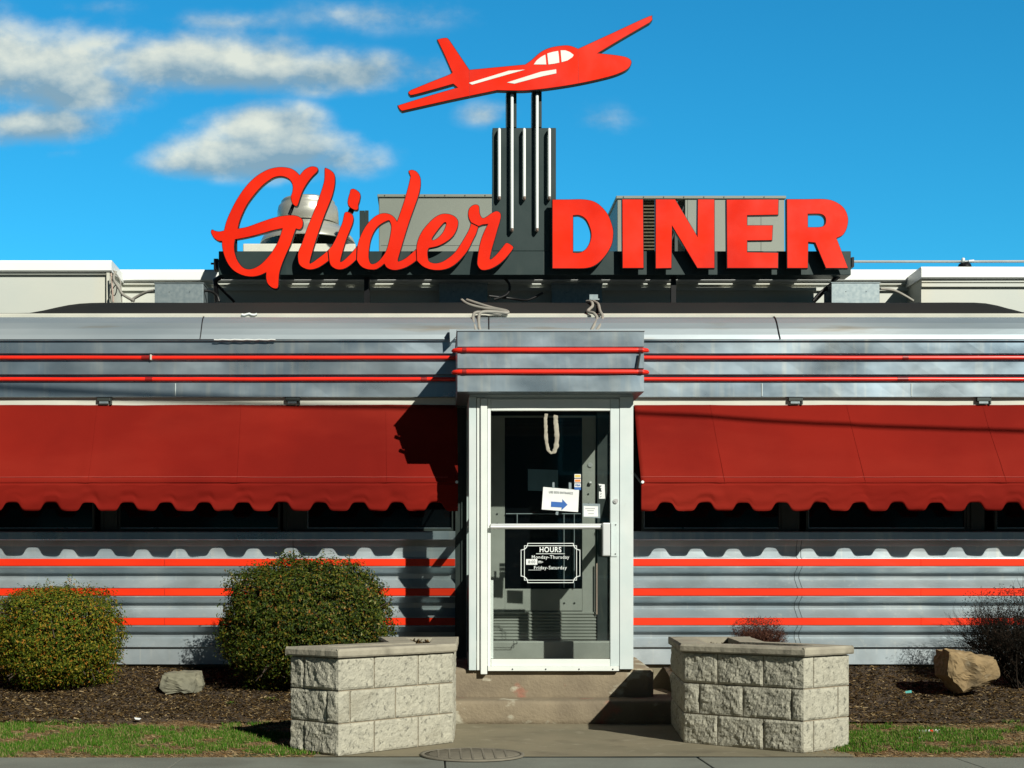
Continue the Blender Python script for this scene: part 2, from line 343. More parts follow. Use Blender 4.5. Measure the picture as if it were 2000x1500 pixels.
def text(name, s, m, parent, x, z, d, size, bold=0.0, align='CENTER', squash=1.0, rotz=0, thick=.0012):
    cu = bpy.data.curves.new('tmp', 'FONT'); cu.body = s; cu.size = size; cu.offset = bold; cu.extrude = thick; cu.align_x = align; cu.align_y = 'CENTER'; cu.space_character = 1.12; squash *= .91
    o = bpy.data.objects.new('tmp', cu); col.objects.link(o); me = bpy.data.meshes.new_from_object(o)
    c, si = math.cos(rotz), math.sin(rotz); b = MB(); vs = []
    for v in me.vertices:
        a, e = v.co.x*squash, v.co.y
        vs.append((x+a*c-e*si, d-v.co.z, z+a*si+e*c))
    b.add(vs, [tuple(p.vertices) for p in me.polygons])
    bpy.data.objects.remove(o); bpy.data.curves.remove(cu); bpy.data.meshes.remove(me)
    return b.build(name, m, parent) if name else b
def zc(pts, ox, oy, s):        # zoomed-crop coordinates -> photo pixels
    return [((p[0]/s+ox), (p[1]/s+oy)) + tuple(p[2:]) for p in pts]
def wl(pts, d): return [((p[0]-CX)*d/F, H+(CY-p[1])*d/F) + tuple(p[2:]) for p in pts]
C = True
def struct(o): o['kind'] = 'structure'; return o

# ================================================================== ground
def sheet(name, x0, x1, y0, y1, nx, ny, zf, m):
    vs = []; fs = []
    for j in range(ny+1):
        for i in range(nx+1):
            x = x0+(x1-x0)*i/nx; y = y0+(y1-y0)*j/ny; vs.append((x, y, zf(x, y)))
    for j in range(ny):
        for i in range(nx):
            a = j*(nx+1)+i; fs.append((a, a+1, a+nx+2, a+nx+1))
    return struct(MB().add(vs, fs, 0, True).build(name, m))
sheet('ground', -400, 400, -400, 400, 4, 4, lambda x, y: -.32, 'ground')
sheet('road', -120, 120, -8.5, 6.7, 30, 4, lambda x, y: -.14, 'asphalt')
struct(MB().box(-60, 60, 6.7, 6.86, -.3, -.004, 0, .02).build('kerb', 'sidewalk'))
def sw(b):
    xs = [-30, -12, -9.2, -7.7, -6.2, -4.7, -3.2, -1.55, .057, 1.62, 3.2, 4.75, 6.3, 7.8, 9.3, 12, 30]
    for a, c in zip(xs[:-1], xs[1:]):
        b.box(a+.004, c-.004, 6.87, 8.855, -.3, random.uniform(-.003, .001), 0, .006)
b = MB(); sw(b); struct(b.build('sidewalk', 'sidewalk'))
struct(MB().box(-40, 40, 6.9, 8.84, -.31, -.022).build('sidewalk_joint', 'mortar'))
sheet('walkway', -.75, 2.6, 8.862, 12.2, 30, 30, lambda x, y: .002+.002*noise.noise((x*2, y*2, 0)), 'walk')
def lawnz(x, y):
    t = max(0, (y-8.87)/1.5); return -.012+.085*t+.012*noise.noise((x*3, y*3, 0))
def mulchz(x, y):
    t = min(1, max(0, (y-10.25)/1.85)); return .070+.285*t+.022*noise.noise((x*2.3, y*2.6, 4))+.008*noise.noise((x*13, y*13, 1))
LX, RX = -.50, 2.28
for (a, c) in ((-8, LX), (RX, 10)):
    sheet('lawn', a, c, 8.858, 10.4, 80, 24, lawnz, 'lawn')
for (a, c) in ((-8, .03), (1.93, 10)):
    sheet('mulch_bed', a, c, 10.27, 12.28, 160, 40, mulchz, 'mulch')

# ================================================================== across the street: unseen building added to block low sky and darken reflections
O = thing('unseen_street_building', 'long two storey brick building across the street behind the photographer', 'building', (0, -30, 0))
part('wall', 'brick', O, lambda b: b.box(-45, 38, -42, -30, -.3, 8.4))
part('cornice', 'cream', O, lambda b: b.box(-45.3, 38.3, -42.3, -29.7, 8.401, 8.9))
for i in range(12):
    for zz in (1.2, 5.0):
        w_ = part('window', 'cream', O, lambda b: b.box(-41+i*6.5, -38.2+i*6.5, -29.99, -29.9, zz, zz+2.2))
        part('pane', 'pane', w_, lambda b: b.box(-40.85+i*6.5, -38.35+i*6.5, -29.895, -29.88, zz+.12, zz+2.08))
# ================================================================== diner
D = thing('diner', 'stainless steel diner building with red stripes, glass entrance vestibule and low rounded roof', 'building', (0.6, 12.4, 0))
XL, XR = -6.4, 7.6
WL, WR = X(889, 12.13), X(1238, 11.2)     # lower wall breaks at the vestibule
ww = lambda x, d, z: .004*noise.noise((x*1.1, z*4, 2.0)) + .0025*noise.noise((x*4.3, z*7, 5.0))
zw = lambda y: H-(y-CY)*12.1/F
def wallprof():
    p = [(12.1, zw(1055)), (12.130, zw(1067)), (12.133, zw(1077)), (12.131, zw(1088.6)), (12.102, zw(1090))]
    for y0 in (1091, 1149, 1206.5):
        p += [(12.10, zw(y0)), (12.10, zw(y0+15)), (12.094, zw(y0+15.4)), (12.094, zw(y0+17)), (12.195, zw(y0+29)), (12.20, zw(y0+39)), (12.105, zw(y0+55.5)), (12.09, zw(y0+56.2)), (12.09, zw(y0+57.2))]
    p += [(12.115, zw(1264)), (12.115, zw(1297.5)), (12.15, zw(1298)), (12.23, zw(1298)), (12.23, zw(1055))]
    return p
for (a, c) in ((XL, WL), (WR, XR)):
    part('lower_wall', 'metal_wall', D, lambda b: b.extr(wallprof(), a, c, nx=int((c-a)/.12), wob=ww))
    for y0 in (1091, 1149, 1206.5):
        cuts = {True: [X(322, 12.1), X(-280, 12.1)], False: [X(1798, 12.1), X(2300, 12.1)]}[a < -1]
        xs = sorted([a]+cuts+[c])
        for q, r_ in zip(xs[:-1], xs[1:]):
            part('red_stripe', 'red', D, lambda b: b.extr([(12.092, zw(y0+.4)), (12.089, zw(y0+1)), (12.089, zw(y0+14)), (12.092, zw(y0+14.6)), (12.099, zw(y0+14.6)), (12.099, zw(y0+.4))], q+.0015, r_-.0015, nx=16, wob=ww))
    part('window_sill', 'metal', D, lambda b: b.extr([(12.045, zw(1038)), (12.04, zw(1040)), (12.04, zw(1054)), (12.05, zw(1055.4)), (12.2, zw(1055.4)), (12.2, zw(1036.5))], a, c, nx=20, wob=lambda x, d, z: .002*noise.noise((x*2, 0, 1))))
    part('foundation', 'walk', D, lambda b: b.box(a, c, 12.16, 12.5, -.1, zw(1299.5)))
    # seams on the corrugated wall
for px in (572, 1149, 1557, 1566):
    if 889 < px < 1238: continue
    part('seam_line', 'metal_dark', D, lambda b: b.tube([(X(px, 12.1), d_-.001+ww(X(px, 12.1), d_, z_), z_) for (d_, z_) in wallprof()[:-3]], .0022, 0, 5))
# windows behind the awnings
WZ0, WZ1 = zw(1036.5), 2.60
def win(px0, px1):
    x0, x1 = X(px0, 12.2), X(px1, 12.2)
    f = part('window', 'frame_dk', D, lambda b: (b.box(x0, x1, 12.17, 12.22, WZ0, WZ0+.022), b.box(x0, x1, 12.17, 12.22, WZ1-.05, WZ1),
                                               b.box(x0, x0+.02, 12.17, 12.22, WZ0+.0225, WZ1-.0505), b.box(x1-.02, x1, 12.17, 12.22, WZ0+.0225, WZ1-.0505)))
    part('pane', 'pane', f, lambda b: b.box(x0+.0205, x1-.0205, 12.2, 12.208, WZ0+.0225, WZ1-.0505))
    part('bead', 'metal', f, lambda b: (b.box(x0+.021, x1-.021, 12.185, 12.1995, WZ0+.023, WZ0+.029), b.box(x0+.021, x0+.027, 12.185, 12.1995, WZ0+.0295, WZ1-.06)))
wins = [(-520, -180), (-160, 186), (226, 548), (596, 887)]
for q in wins: win(*q)
for q in [(1252, 1531), (1573, 1899), (1940, 2270), (2310, 2600)]: win(*q)
for (a, c) in [(186, 226), (548, 596), (-180, -160), (1531, 1573), (1899, 1940), (2270, 2310)]:
    part('mullion', 'frame_dk', D, lambda b: (b.box(X(a, 12)+.002, X(c, 12)-.002, 12.185, 12.23, WZ0, WZ1), b.box(X(a, 12)+.02, X(a, 12)+.03, 12.175, 12.1845, WZ0, WZ1)))
part('inner_wall', 'room', D, lambda b: b.box(XL, XR, 12.55, 12.65, .2, 3.2))
# fascia
DF = 12.0; zf = lambda y: H-(y-CY)*DF/F
def fwob(x, d, z): return .009*noise.noise((x*.8, z*3, 8.0))+.002*noise.noise((x*3.5, z*9, 2.0))
def fprof():
    return [(DF-.02, zf(664)), (DF-.02, zf(666)), (DF, zf(667)), (DF, zf(690)), (DF+.035, zf(691)), (DF+.035, zf(706)), (DF-.002, zf(707)), (DF-.002, zf(731)),
            (DF+.035, zf(732)), (DF+.035, zf(747)), (DF-.004, zf(748)), (DF-.004, zf(775)), (DF+.01, zf(776)), (DF+.06, zf(776)), (DF+.08, zf(664))]
XC0, XC1 = .17, 1.61
for (a, c) in ((XL, XC0+.02), (XC1-.02, XR)):
    part('fascia', 'metal', D, lambda b: b.extr(fprof(), a, c, nx=int((c-a)/.15), wob=fwob))
    for (y0, r_) in ((698.5, .0165), (740.5, .0165)):
        part('red_tube', 'redtube', D, lambda b: b.tube([(a+(c-a)*i/40, DF+.004, zf(y0)+.0022*noise.noise(((a+(c-a)*i/40)*2, y0, 0))) for i in range(41)], r_, 0, 14))
for (px, y0, wd) in ((285, 698.5, .07), (291, 740.5, .06), (1768, 698.5, .05), (1763, 740.5, .09), (828, 741, .05)):
    part('tube_coupling', 'redtube_dk', D, lambda b: b.tube([(X(px, DF)-wd/2, DF+.004, zf(y0)), (X(px, DF)+wd/2, DF+.004, zf(y0))], .0195, 0, 14))
part('tube_clip', 'cream', D, lambda b: b.box(X(294, DF), X(297, DF), DF-.03, DF+.02, zf(704), zf(693), 0, .004))
for px in (343, 1488, 1180+600):
    part('fascia_seam', 'alu', D, lambda b: b.box(X(px, DF)-.003, X(px, DF)+.003, DF-.010, DF+.001, zf(774), zf(749)))
# cove above the fascia
cv = [(11.975, zf(663.5)), (11.99, 3.150), (12.02, 3.205), (12.07, 3.262), (12.13, 3.305), (12.21, 3.336), (12.29, 3.349)]
part('roof_cove', 'metal_cove', D, lambda b: b.extr(cv+[(12.35, 3.3), (12.1, 3.1)], XL, XR, nx=70, wob=lambda x, d, z: .010*noise.noise((x*.8, z*3, 3.0))))
def seamcurve(px, lean):
    b = MB(); b.tube([(X(px+lean*i/6, cv[i][0]), cv[i][0]-.004, cv[i][1]+.003) for i in range(7)], .005, 0, 6); b.build('cove_seam', 'cable', D)
seamcurve(391, 8); seamcurve(1524, -14); seamcurve(955, 0)
part('gutter', 'cream', D, lambda b: b.extr([(12.275, 3.347), (12.27, 3.366), (12.285, 3.376), (12.33, 3.392), (12.4, 3.402), (12.4, 3.33), (12.3, 3.34)], XL, XR, nx=60, wob=lambda x, d, z: .004*noise.noise((x*1.7, 0, 3.0))))
# membrane roof
def memb(b):
    xs = [XL+(XR-XL)*i/140 for i in range(141)]; pr = [(12.33, 0), (12.37, .30), (12.43, .62), (12.5, .85), (12.6, .98), (12.75, 1.0), (13.28, 1.0)]
    vs = []
    for x in xs:
        pxx = CX+x*F/12.5
        ta, tb = min(1, max(0, (pxx-45)/135)), min(1, max(0, (2012-pxx)/110)); h = 0.145*(1-(1-ta)**2)**1.15*(1-(1-tb)**2)**1.15*(.93+.07*min(1, max(0, (pxx-60)/200)))
        h += .004*noise.noise((x*1.2, 0, 0))+.002*noise.noise((x*5, 2, 0))
        for (d, t) in pr: vs.append((x, d, 3.394+max(h, .001)*t))
    n = len(pr); b.add(vs, [(i*n+k, i*n+k+1, (i+1)*n+k+1, (i+1)*n+k) for i in range(140) for k in range(n-1)], 0, True)
part('roof_membrane', 'membrane', D, memb)
part('roof_scuff', 'cream', D, lambda b: b.add([P(340, 598, 12.435), P(352, 596.5, 12.435), P(366, 599, 12.435), P(355, 601.5, 12.43), P(345, 600, 12.43)], [(0, 1, 2, 3, 4)]))
# soffit and downlights
part('soffit', 'soffit', D, lambda b: b.box(XL, XR, DF+.081, 12.25, 2.70, 2.72))
part('soffit_trim', 'cream', D, lambda b: (b.box(XL, XC0+.1, DF+.035, DF+.0595, 2.56, zf(776.2)), b.box(XC1-.1, XR, DF+.035, DF+.0595, 2.56, zf(776.2))))
dl = None
for px in (203, 571, 1554, 1922):
    xx = X(px, 12.0)
    f = part('downlight', 'frame_dk', D, lambda b: (b.box(xx-.058, xx+.050, DF-.002, DF+.034, 2.595, zf(776.5), 0, .003), b.box(xx+.051, xx+.062, DF+.004, DF+.034, 2.570, zf(776.5))))
    part('lens', 'galv', f, lambda b: b.box(xx-.040, xx+.036, DF+.002, DF+.030, 2.576, 2.5945))
# entrance canopy
DC = 11.05; zk = lambda y: H-(y-CY)*DC/F
pr = [(DC, 3.012), (DC, zk(677.5)), (DC+.03, zk(678)), (DC+.03, zk(690)), (DC, zk(690.5)), (DC, zk(719.5)), (DC+.03, zk(720)), (DC+.03, zk(732.5)), (DC, zk(733)), (DC, zk(765)), (DC+.02, zk(765.5)), (12.09, zk(765.5)), (12.09, 3.012)]
part('entrance_canopy', 'metal', D, lambda b: b.extr(pr, XC0, XC1, nx=24, wob=lambda x, d, z: (.004*noise.noise((x*3, z*6, 1.0)) if d < DC+.01 else 0)), bevel=.003)
part('canopy_trim', 'metal_cove', D, lambda b: b.box(XC0-.006, XC1+.006, DC-.008, 11.995, 3.0125, 3.026, 0, .003))
for y0 in (684, 726.5):
    z0 = zk(y0)
    part('red_tube', 'redtube', D, lambda b: b.tube([(XC0-.036, DC+.045, z0), (XC0-.034, DC+.035, z0), (XC0-.024, DC+.012, z0), (XC0+.01, DC-.004, z0), (XC0+.06, DC-.008, z0), (XC1-.06, DC-.008, z0), (XC1-.01, DC-.004, z0), (XC1+.024, DC+.012, z0), (XC1+.034, DC+.035, z0), (XC1+.036, DC+.045, z0)], [.006, .012, .0165]+[.0185]*4+[.0165, .012, .006], 0, 14))
    for xx in (XC0+.055, XC1-.03):
        part('tube_coupling', 'redtube_dk', D, lambda b: b.tube([(xx-.016, DC-.008, z0), (xx+.016, DC-.008, z0)], .0202, 0, 14))
part('flashing', 'metal_cove', D, lambda b: b.add([P(878, 643, 11.90), P(893, 643, 11.90), P(893, 655, 11.90), P(879, 669, 11.90), P(878, 643, 11.97), P(893, 643, 11.97), P(893, 655, 11.97), P(879, 669, 11.97)], [(0, 1, 2, 3), (7, 6, 5, 4), (0, 4, 5, 1), (1, 5, 6, 2), (2, 6, 7, 3), (3, 7, 4, 0)]))
part('tube_strap', 'cable', D, lambda b: b.tube([(XC1-.035, DC-.03, zk(690)), (XC1-.055, DC-.032, zk(720))], .008, 0, 8))

# ---- vestibule
DV = 11.2; x0, x1 = X(916, DV), X(1237, DV); ZF = .40
ztop = zk(766)
def bx(name, m, px0, px1, d0, d1, py0, py1, bev=.002, parent=None, label=None):
    return boxp(name, m, parent or D, X(px0, d0), X(px1, d0), d0, d1, Z(py1, d0), Z(py0, d0), bev, label)
bx('header', 'alu', 917, 1236, DV+.02, 11.36, 758, 776.5)
bx('header', 'alu_white', 947, 1209.5, DV+.03, 11.30, 777, 785)
bx('frame_post', 'alu', 916, 930, DV, 11.34, 775, 1309)
bx('frame_post', 'alu_white', 931.5, 938, DV, 11.30, 777, 1309)
bx('frame_post', 'alu_white', 938.7, 951.5, DV-.02, 11.24, 778, 1317, .004)
bx('frame_post', 'alu', 1210.5, 1237, DV, 11.33, 775, 1307)
bx('threshold', 'alu_white', 953, 1209, DV-.012, 11.34, 1301.5, 1310.5)
door = bx('door', 'alu', 1192, 1209.5, DV+.004, 11.26, 779, 1301, .003)
bx('door_stile', 'alu_white', 952.2, 958.5, DV+.004, 11.26, 779, 1301, .002, door)
bx('door_rail', 'alu_white', 959, 1191.6, DV+.004, 11.26, 779.5, 802, .003, door)
bx('door_rail', 'alu_white', 959, 1191.6, DV+.004, 11.26, 1287.5, 1301, .003, door)
bx('glass', 'glass', 958.6, 1192, DV+.03, DV+.036, 801, 1289, 0, door)
part('push_bar', 'chrome', door, lambda b: (b.tube([P(958, 1029.5, DV-.03), P(1180, 1029.5, DV-.03)], .016, 0, 14), b.box(X(959, DV), X(1178, DV), DV-.02, DV+.028, Z(1026.5, DV), Z(1023, DV))))
bx('handle', 'chrome', 1177, 1192, DV-.075, DV-.01, 1021, 1086, .008, door)
bx('lock_plate', 'alu', 1193.5, 1205.5, DV-.004, DV+.003, 1022, 1087, .001, door)
part('lock', 'chrome', door, lambda b: b.lathe([(.0, .0), (.017, .0), (.017, .001)], (0, 0, 0)) or None)
lk = D.children  # keyed below
bpy.data.objects[door.children[-1].name].location = (0, 0, 0)
for o in list(door.children):
    if o.name.startswith('lock') and not o.name.startswith('lock_plate'):
        bpy.data.objects.remove(o)
part('lock', 'chrome', door, lambda b: (b.tube([P(1202.5, 978.5, DV-.008), P(1202.5, 978.5, DV+.003)], .019, 0, 20), b.tube([P(1202.5, 978.5, DV-.012), P(1202.5, 978.5, DV-.008)], .008, 0, 12)))
part('screw', 'frame_dk', door, lambda b: [b.tube([P(px_, py_, DV-.016), P(px_, py_, DV-.0105)], .006, 0, 8) for (px_, py_) in ((1001, 1307), (1066, 1307), (1131, 1307), (1197, 1307))])
part('screw', 'cable', door, lambda b: [b.tube([P(px_, py_, DV-.008), P(px_, py_, DV-.0045)], .005, 0, 8) for (px_, py_) in ((1202.5, 1025), (1202, 1082))])
part('caulk', 'vinyl', D, lambda b: b.tube([P(418+i*8, 663.5+.6*math.sin(i*2.1), 11.965) for i in range(16)], .005, 0, 6))
part('caulk', 'vinyl', D, lambda b: b.tube([P(472+i*5, 614+1.5*math.sin(i*1.7), 12.262) for i in range(7)], .009, 0, 6))
bx('weather_strip', 'paper', 958.8, 963.5, DV+.04, DV+.044, 1133, 1286, 0, door)
bx('hinge_strip', 'tube_end', 1164.6, 1167, 12.125, 12.135, 1100, 1200, 0)
# side walls: posts, rails, panel, glass
DB = 12.13
for s_, xx in ((-1, x0), (1, x1)):
    xa, xb = (xx, xx+.045) if s_ < 0 else (xx-.045, xx)
    boxp('side_post', 'alu', D, xa, xb, DB-.07, DB, ZF+.01, ztop-.002, .002)
    boxp('side_rail', 'alu', D, xa, xb, 11.345, DB-.0705, ztop-.10, ztop-.002, .002)
    boxp('side_rail', 'alu', D, xa, xb, 11.345, DB-.0705, ZF+.012, ZF+.10, .002)
    boxp('side_rail', 'alu', D, xa, xb, 11.345, DB-.0705, 1.535, 1.585, .002)
    boxp('side_glass', 'glass', D, xx+.018*-s_, xx+.024*-s_, 11.345, DB-.0705, ZF+.1005, 1.5345)
    boxp('side_glass', 'glass', D, xx+.018*-s_, xx+.024*-s_, 11.345, DB-.0705, 1.5855, ztop-.1005)
boxp('side_panel', 'metal_dark', D, x0+.004, x0+.016, 11.345, DB-.0705, ZF+.1005, 1.14)
# pilasters where the vestibule meets the wall
boxp('wall_jamb', 'metal_dark', D, WL+.001, x0+.03, 12.135, 12.2, .30, zf(776), .002)
boxp('jamb_rib', 'metal_dark', D, WL+.05, WL+.064, 12.12, 12.1345, .30, zf(776))
boxp('wall_jamb', 'metal_dark', D, x1-.03, WR+.05, 12.135, 12.2, zw(1036), zf(776), .002)
# vestibule floor, inner wall, inner door
boxp('vestibule_floor', 'tile', D, x0+.01, x1-.01, 11.3, 12.3, ZF-.05, ZF+.010)
boxp('inner_sill', 'inner', D, x0+.05, x1-.05, 12.0, 12.3, ZF+.0105, .586, .01)
boxp('vestibule_ceiling', 'soffit', D, x0+.01, x1-.01, 11.3, 12.18, ztop-.012, ztop-.003)
DI = 12.17
xi = lambda px: X(px, DI); zi = lambda py: Z(py, DI)
boxp('inner_jamb', 'metal_dark', D, xi(1166), x1-.05, DI-.03, DI+.05, .587, ztop-.013)
boxp('inner_jamb', 'metal_dark', D, x0+.05, xi(955), DI-.03, DI+.05, .587, ztop-.013)
idr = part('inner_door', 'inner', D, lambda b: (b.box(xi(956), xi(986), DI, DI+.04, .60, ztop-.05), b.box(xi(1137), xi(1164), DI, DI+.04, .60, ztop-.05),
        b.box(xi(986)+.0005, xi(1137)-.0005, DI+.001, DI+.039, zi(1193), zi(1150)), b.box(xi(986)+.0005, xi(1137)-.0005, DI+.001, DI+.039, zi(815), ztop-.05)), bevel=.003)
part('kick_panel', 'inner', idr, lambda b: b.extr([(DI+.035, zi(1251))]+[q for k in range(9) for q in ((DI-.004, zi(1250-k*6.2)), (DI-.018, zi(1250-k*6.2-2)), (DI-.018, zi(1250-k*6.2-4)), (DI-.004, zi(1250-k*6.2-6)))]+[(DI+.035, zi(1194))], xi(956), xi(1164)))
part('pane', 'pane', idr, lambda b: b.box(xi(986)+.001, xi(1137)-.001, DI+.012, DI+.018, zi(1149.5), zi(815.5)))
part('rail', 'galv', idr, lambda b: (b.tube([P(988, 1003.5, DI-.02), P(1134, 1003.5, DI-.02)], .005), b.tube([P(1101.5, 1004, DI-.02), P(1101.5, 1148, DI-.02)], .005), b.tube([P(1121.5, 1004, DI-.02), P(1121.5, 1148, DI-.02)], .005), b.tube([P(1010, 1004, DI-.02), P(1010, 1024, DI-.02)], .005)))
part('lock', 'chrome', idr, lambda b: (b.tube([P(1153, 908, DI-.012), P(1153, 908, DI+.001)], .020), b.tube([P(1151, 943, DI-.02), P(1155, 943, DI-.02)], .016)))
part('bolt', 'frame_dk', idr, lambda b: [b.tube([P(px_, py_, DI-.006), P(px_, py_, DI+.001)], .008) for (px_, py_) in ((1102, 1178), (1122, 1178), (971, 1004), (971, 1023), (1149, 965), (1149, 984))])

# ================================================================== steps
S = thing('entrance_steps', 'two worn concrete steps with chipped red paint below the glass door', 'steps', (.9, 11.3, 0))
def stepmesh(b, x0, x1, y0, y1, z0, z1, rise, r):
    nx, ny = 60, 12; pf = [(y0+.012, z0), (y0+.004, z0+(z1-z0)*.3), (y0, z0+(z1-z0)*.6), (y0+.002, z1-r), (y0+r*.3, z1-r*.3), (y0+r, z1)]
    pf += [(y0+r+(y1-y0-r)*k/ny, z1+rise*k/ny) for k in range(1, ny+1)]+[(y1, z0)]
    vs = []
    for i in range(nx+1):
        t = i/nx; x = x0+(x1-x0)*t
        e = min(t, 1-t)*(x1-x0); k_ = r*1.2*(1-math.sqrt(max(0, 1-(1-min(e, r)/r)**2)))
        for (d, z) in pf:
            vs.append((x, d+k_*(d < y0+r)+.006*noise.noise((x*6, z*9, d)), z-(k_ if z > z1-.001 else 0)+.004*noise.noise((x*4, d*5, 9))))
    n = len(pf); b.add(vs, [(i*n+k, i*n+(k+1) % n, (i+1)*n+(k+1) % n, (i+1)*n+k) for i in range(nx) for k in range(n)], 0, True)
    L0 = len(b.v)-len(vs); b.f.append(tuple(L0+k for k in range(n))); b.m.append(0); b.sm.append(False)
    b.f.append(tuple(len(b.v)-n+k for k in range(n))); b.m.append(0); b.sm.append(False)
part('lower_step', 'step', S, lambda b: stepmesh(b, X(860, 10.9), 1.96, 10.90, 12.2, -.02, .178, .004, .03))
part('upper_step', 'step', S, lambda b: stepmesh(b, X(862, 11.23), 1.717, 11.235, 12.2, .10, .402, .05, .035))

# ================================================================== awnings
def awning(xa, xb, label, notch0, ext, endside):
    A = thing('awning', label, 'awning', ((xa+xb)/2, 11.8, 1.66), 'red canvas awnings over the windows')
    DT, ZT = 12.03, Z(791, 12.03); DB_, ZB = 11.63, Z(944, 11.63); nu, nv = int((xb-xa)/.035), 16
    per = 75.3*11.63/F; Zl = Z(998, 11.63)
    seams = [X(p, 11.85) for p in (-110, 180, 465, 752, 1395, 1665, 1935, 2205)]
    def sag(x, t):
        s_ = .012*math.sin(math.pi*t)+.012*noise.noise((x*1.3, t*2, 0))+.004*noise.noise((x*5+t*3, t*5, 4))
        for q in seams: s_ -= .006*math.exp(-((x-q)/.05)**2)*(.4+t)
        return s_
    vs = []
    for i in range(nu+1):
        x = xa+(xb-xa)*i/nu
        for j in range(nv+1):
            t = j/nv; vs.append((x, DT+(DB_-DT)*t+sag(x, t)*.8, ZT+(ZB-ZT)*t-.3*sag(x, t)))
    cl = MB().add(vs, [(i*(nv+1)+j, i*(nv+1)+j+1, (i+1)*(nv+1)+j+1, (i+1)*(nv+1)+j) for i in range(nu) for j in range(nv)], 0, True).build('canopy', 'canvas', A)
    cl.modifiers.new('t', 'SOLIDIFY').thickness = .003
    # valance
    def bot(x):
        ph = ((x-notch0)/per) % 1.0; ph = min(ph, 1-ph)*per      # distance from a notch centre (m)
        h = 1/(1+math.exp((ph-.068)/.0095)); return Zl+.070*h+.003*noise.noise((x*3, 0, 7))
    nu2 = int((xb-xa)/.008); vs = []; nv2 = 10
    for i in range(nu2+1):
        x = xa+(xb-xa)*i/nu2; zb_ = bot(x)
        for j in range(nv2+1):
            t = j/nv2; z = ZB+(zb_-ZB)*t
            y = DB_+.016*noise.noise((x*2.6+t*1.5, t*2.5, 3))*t**.6+.011*noise.noise((x*7+t*6, t*3, 6))*t+.004*t+sum(.010*math.exp(-((x-q-.10*t)/.05)**2)*(t-t*t)*2 for q in seams)
            vs.append((x, y, z))
    va = MB().add(vs, [(i*(nv2+1)+j, i*(nv2+1)+j+1, (i+1)*(nv2+1)+j+1, (i+1)*(nv2+1)+j) for i in range(nu2) for j in range(nv2)], 0, True).build('valance', 'canvas', A)
    va.modifiers.new('t', 'SOLIDIFY').thickness = .003
    def line(y, m, r_):
        pts = []
        for i in range(int((xb-xa)/.1)+1):
            x = min(xb-.004, xa+.004+i*.1); t = (y-791)/(944-791); pts.append((x, DT+(DB_-DT)*t+sag(x, t)*.8-.0035, ZT+(ZB-ZT)*t-.3*sag(x, t)+.001))
        part('stitching', m, A, lambda b: b.tube(pts, r_, 0, 5))
    line(932, 'stitch', .0016); line(942.5, 'canvas', .0045)
    for q in seams:
        if xa < q < xb:
            part('seam', 'canvas', A, lambda b: b.tube([(q+.025*t/12+(.02 if q > 1 else -.004)*t/12, DT+(DB_-DT)*t/12+sag(q, t/12)*.8-.001, ZT+(ZB-ZT)*t/12-.3*sag(q, t/12)) for t in range(13)], .0012, 0, 5))
    xe = xb if endside > 0 else xa
    def fr(b):
        b.tube([(xa+.02, DB_+.02, ZB-.012), (xb-.02, DB_+.02, ZB-.012)], .012, 0, 8)
        for q in (xa+.015, xb-.015): b.tube([(q, 12.15, Z(925, 12.15)), (q, DB_+.02, ZB-.012)], .009, 0, 8); b.tube([(q, 12.05, ZT-.03), (q, DB_+.02, ZB-.012)], .008, 0, 8)
    part('frame', 'galv', A, fr)
    part('knob', 'vinyl', A, lambda b: b.tube([(xe-.010*endside, DB_-.016, ZB+.010), (xe-.010*endside, DB_+.01, ZB+.010)], .012, 0, 10))
    return A
awning(XL+.4, X(893, 12.03), 'faded red canvas awning with scalloped edge, left of the glass entrance', X(22.5, 11.63), 0, 1)
awning(X(1239, 12.03), XR-.4, 'faded red canvas awning with scalloped edge, right of the glass entrance', X(1301, 11.63), 0, -1)

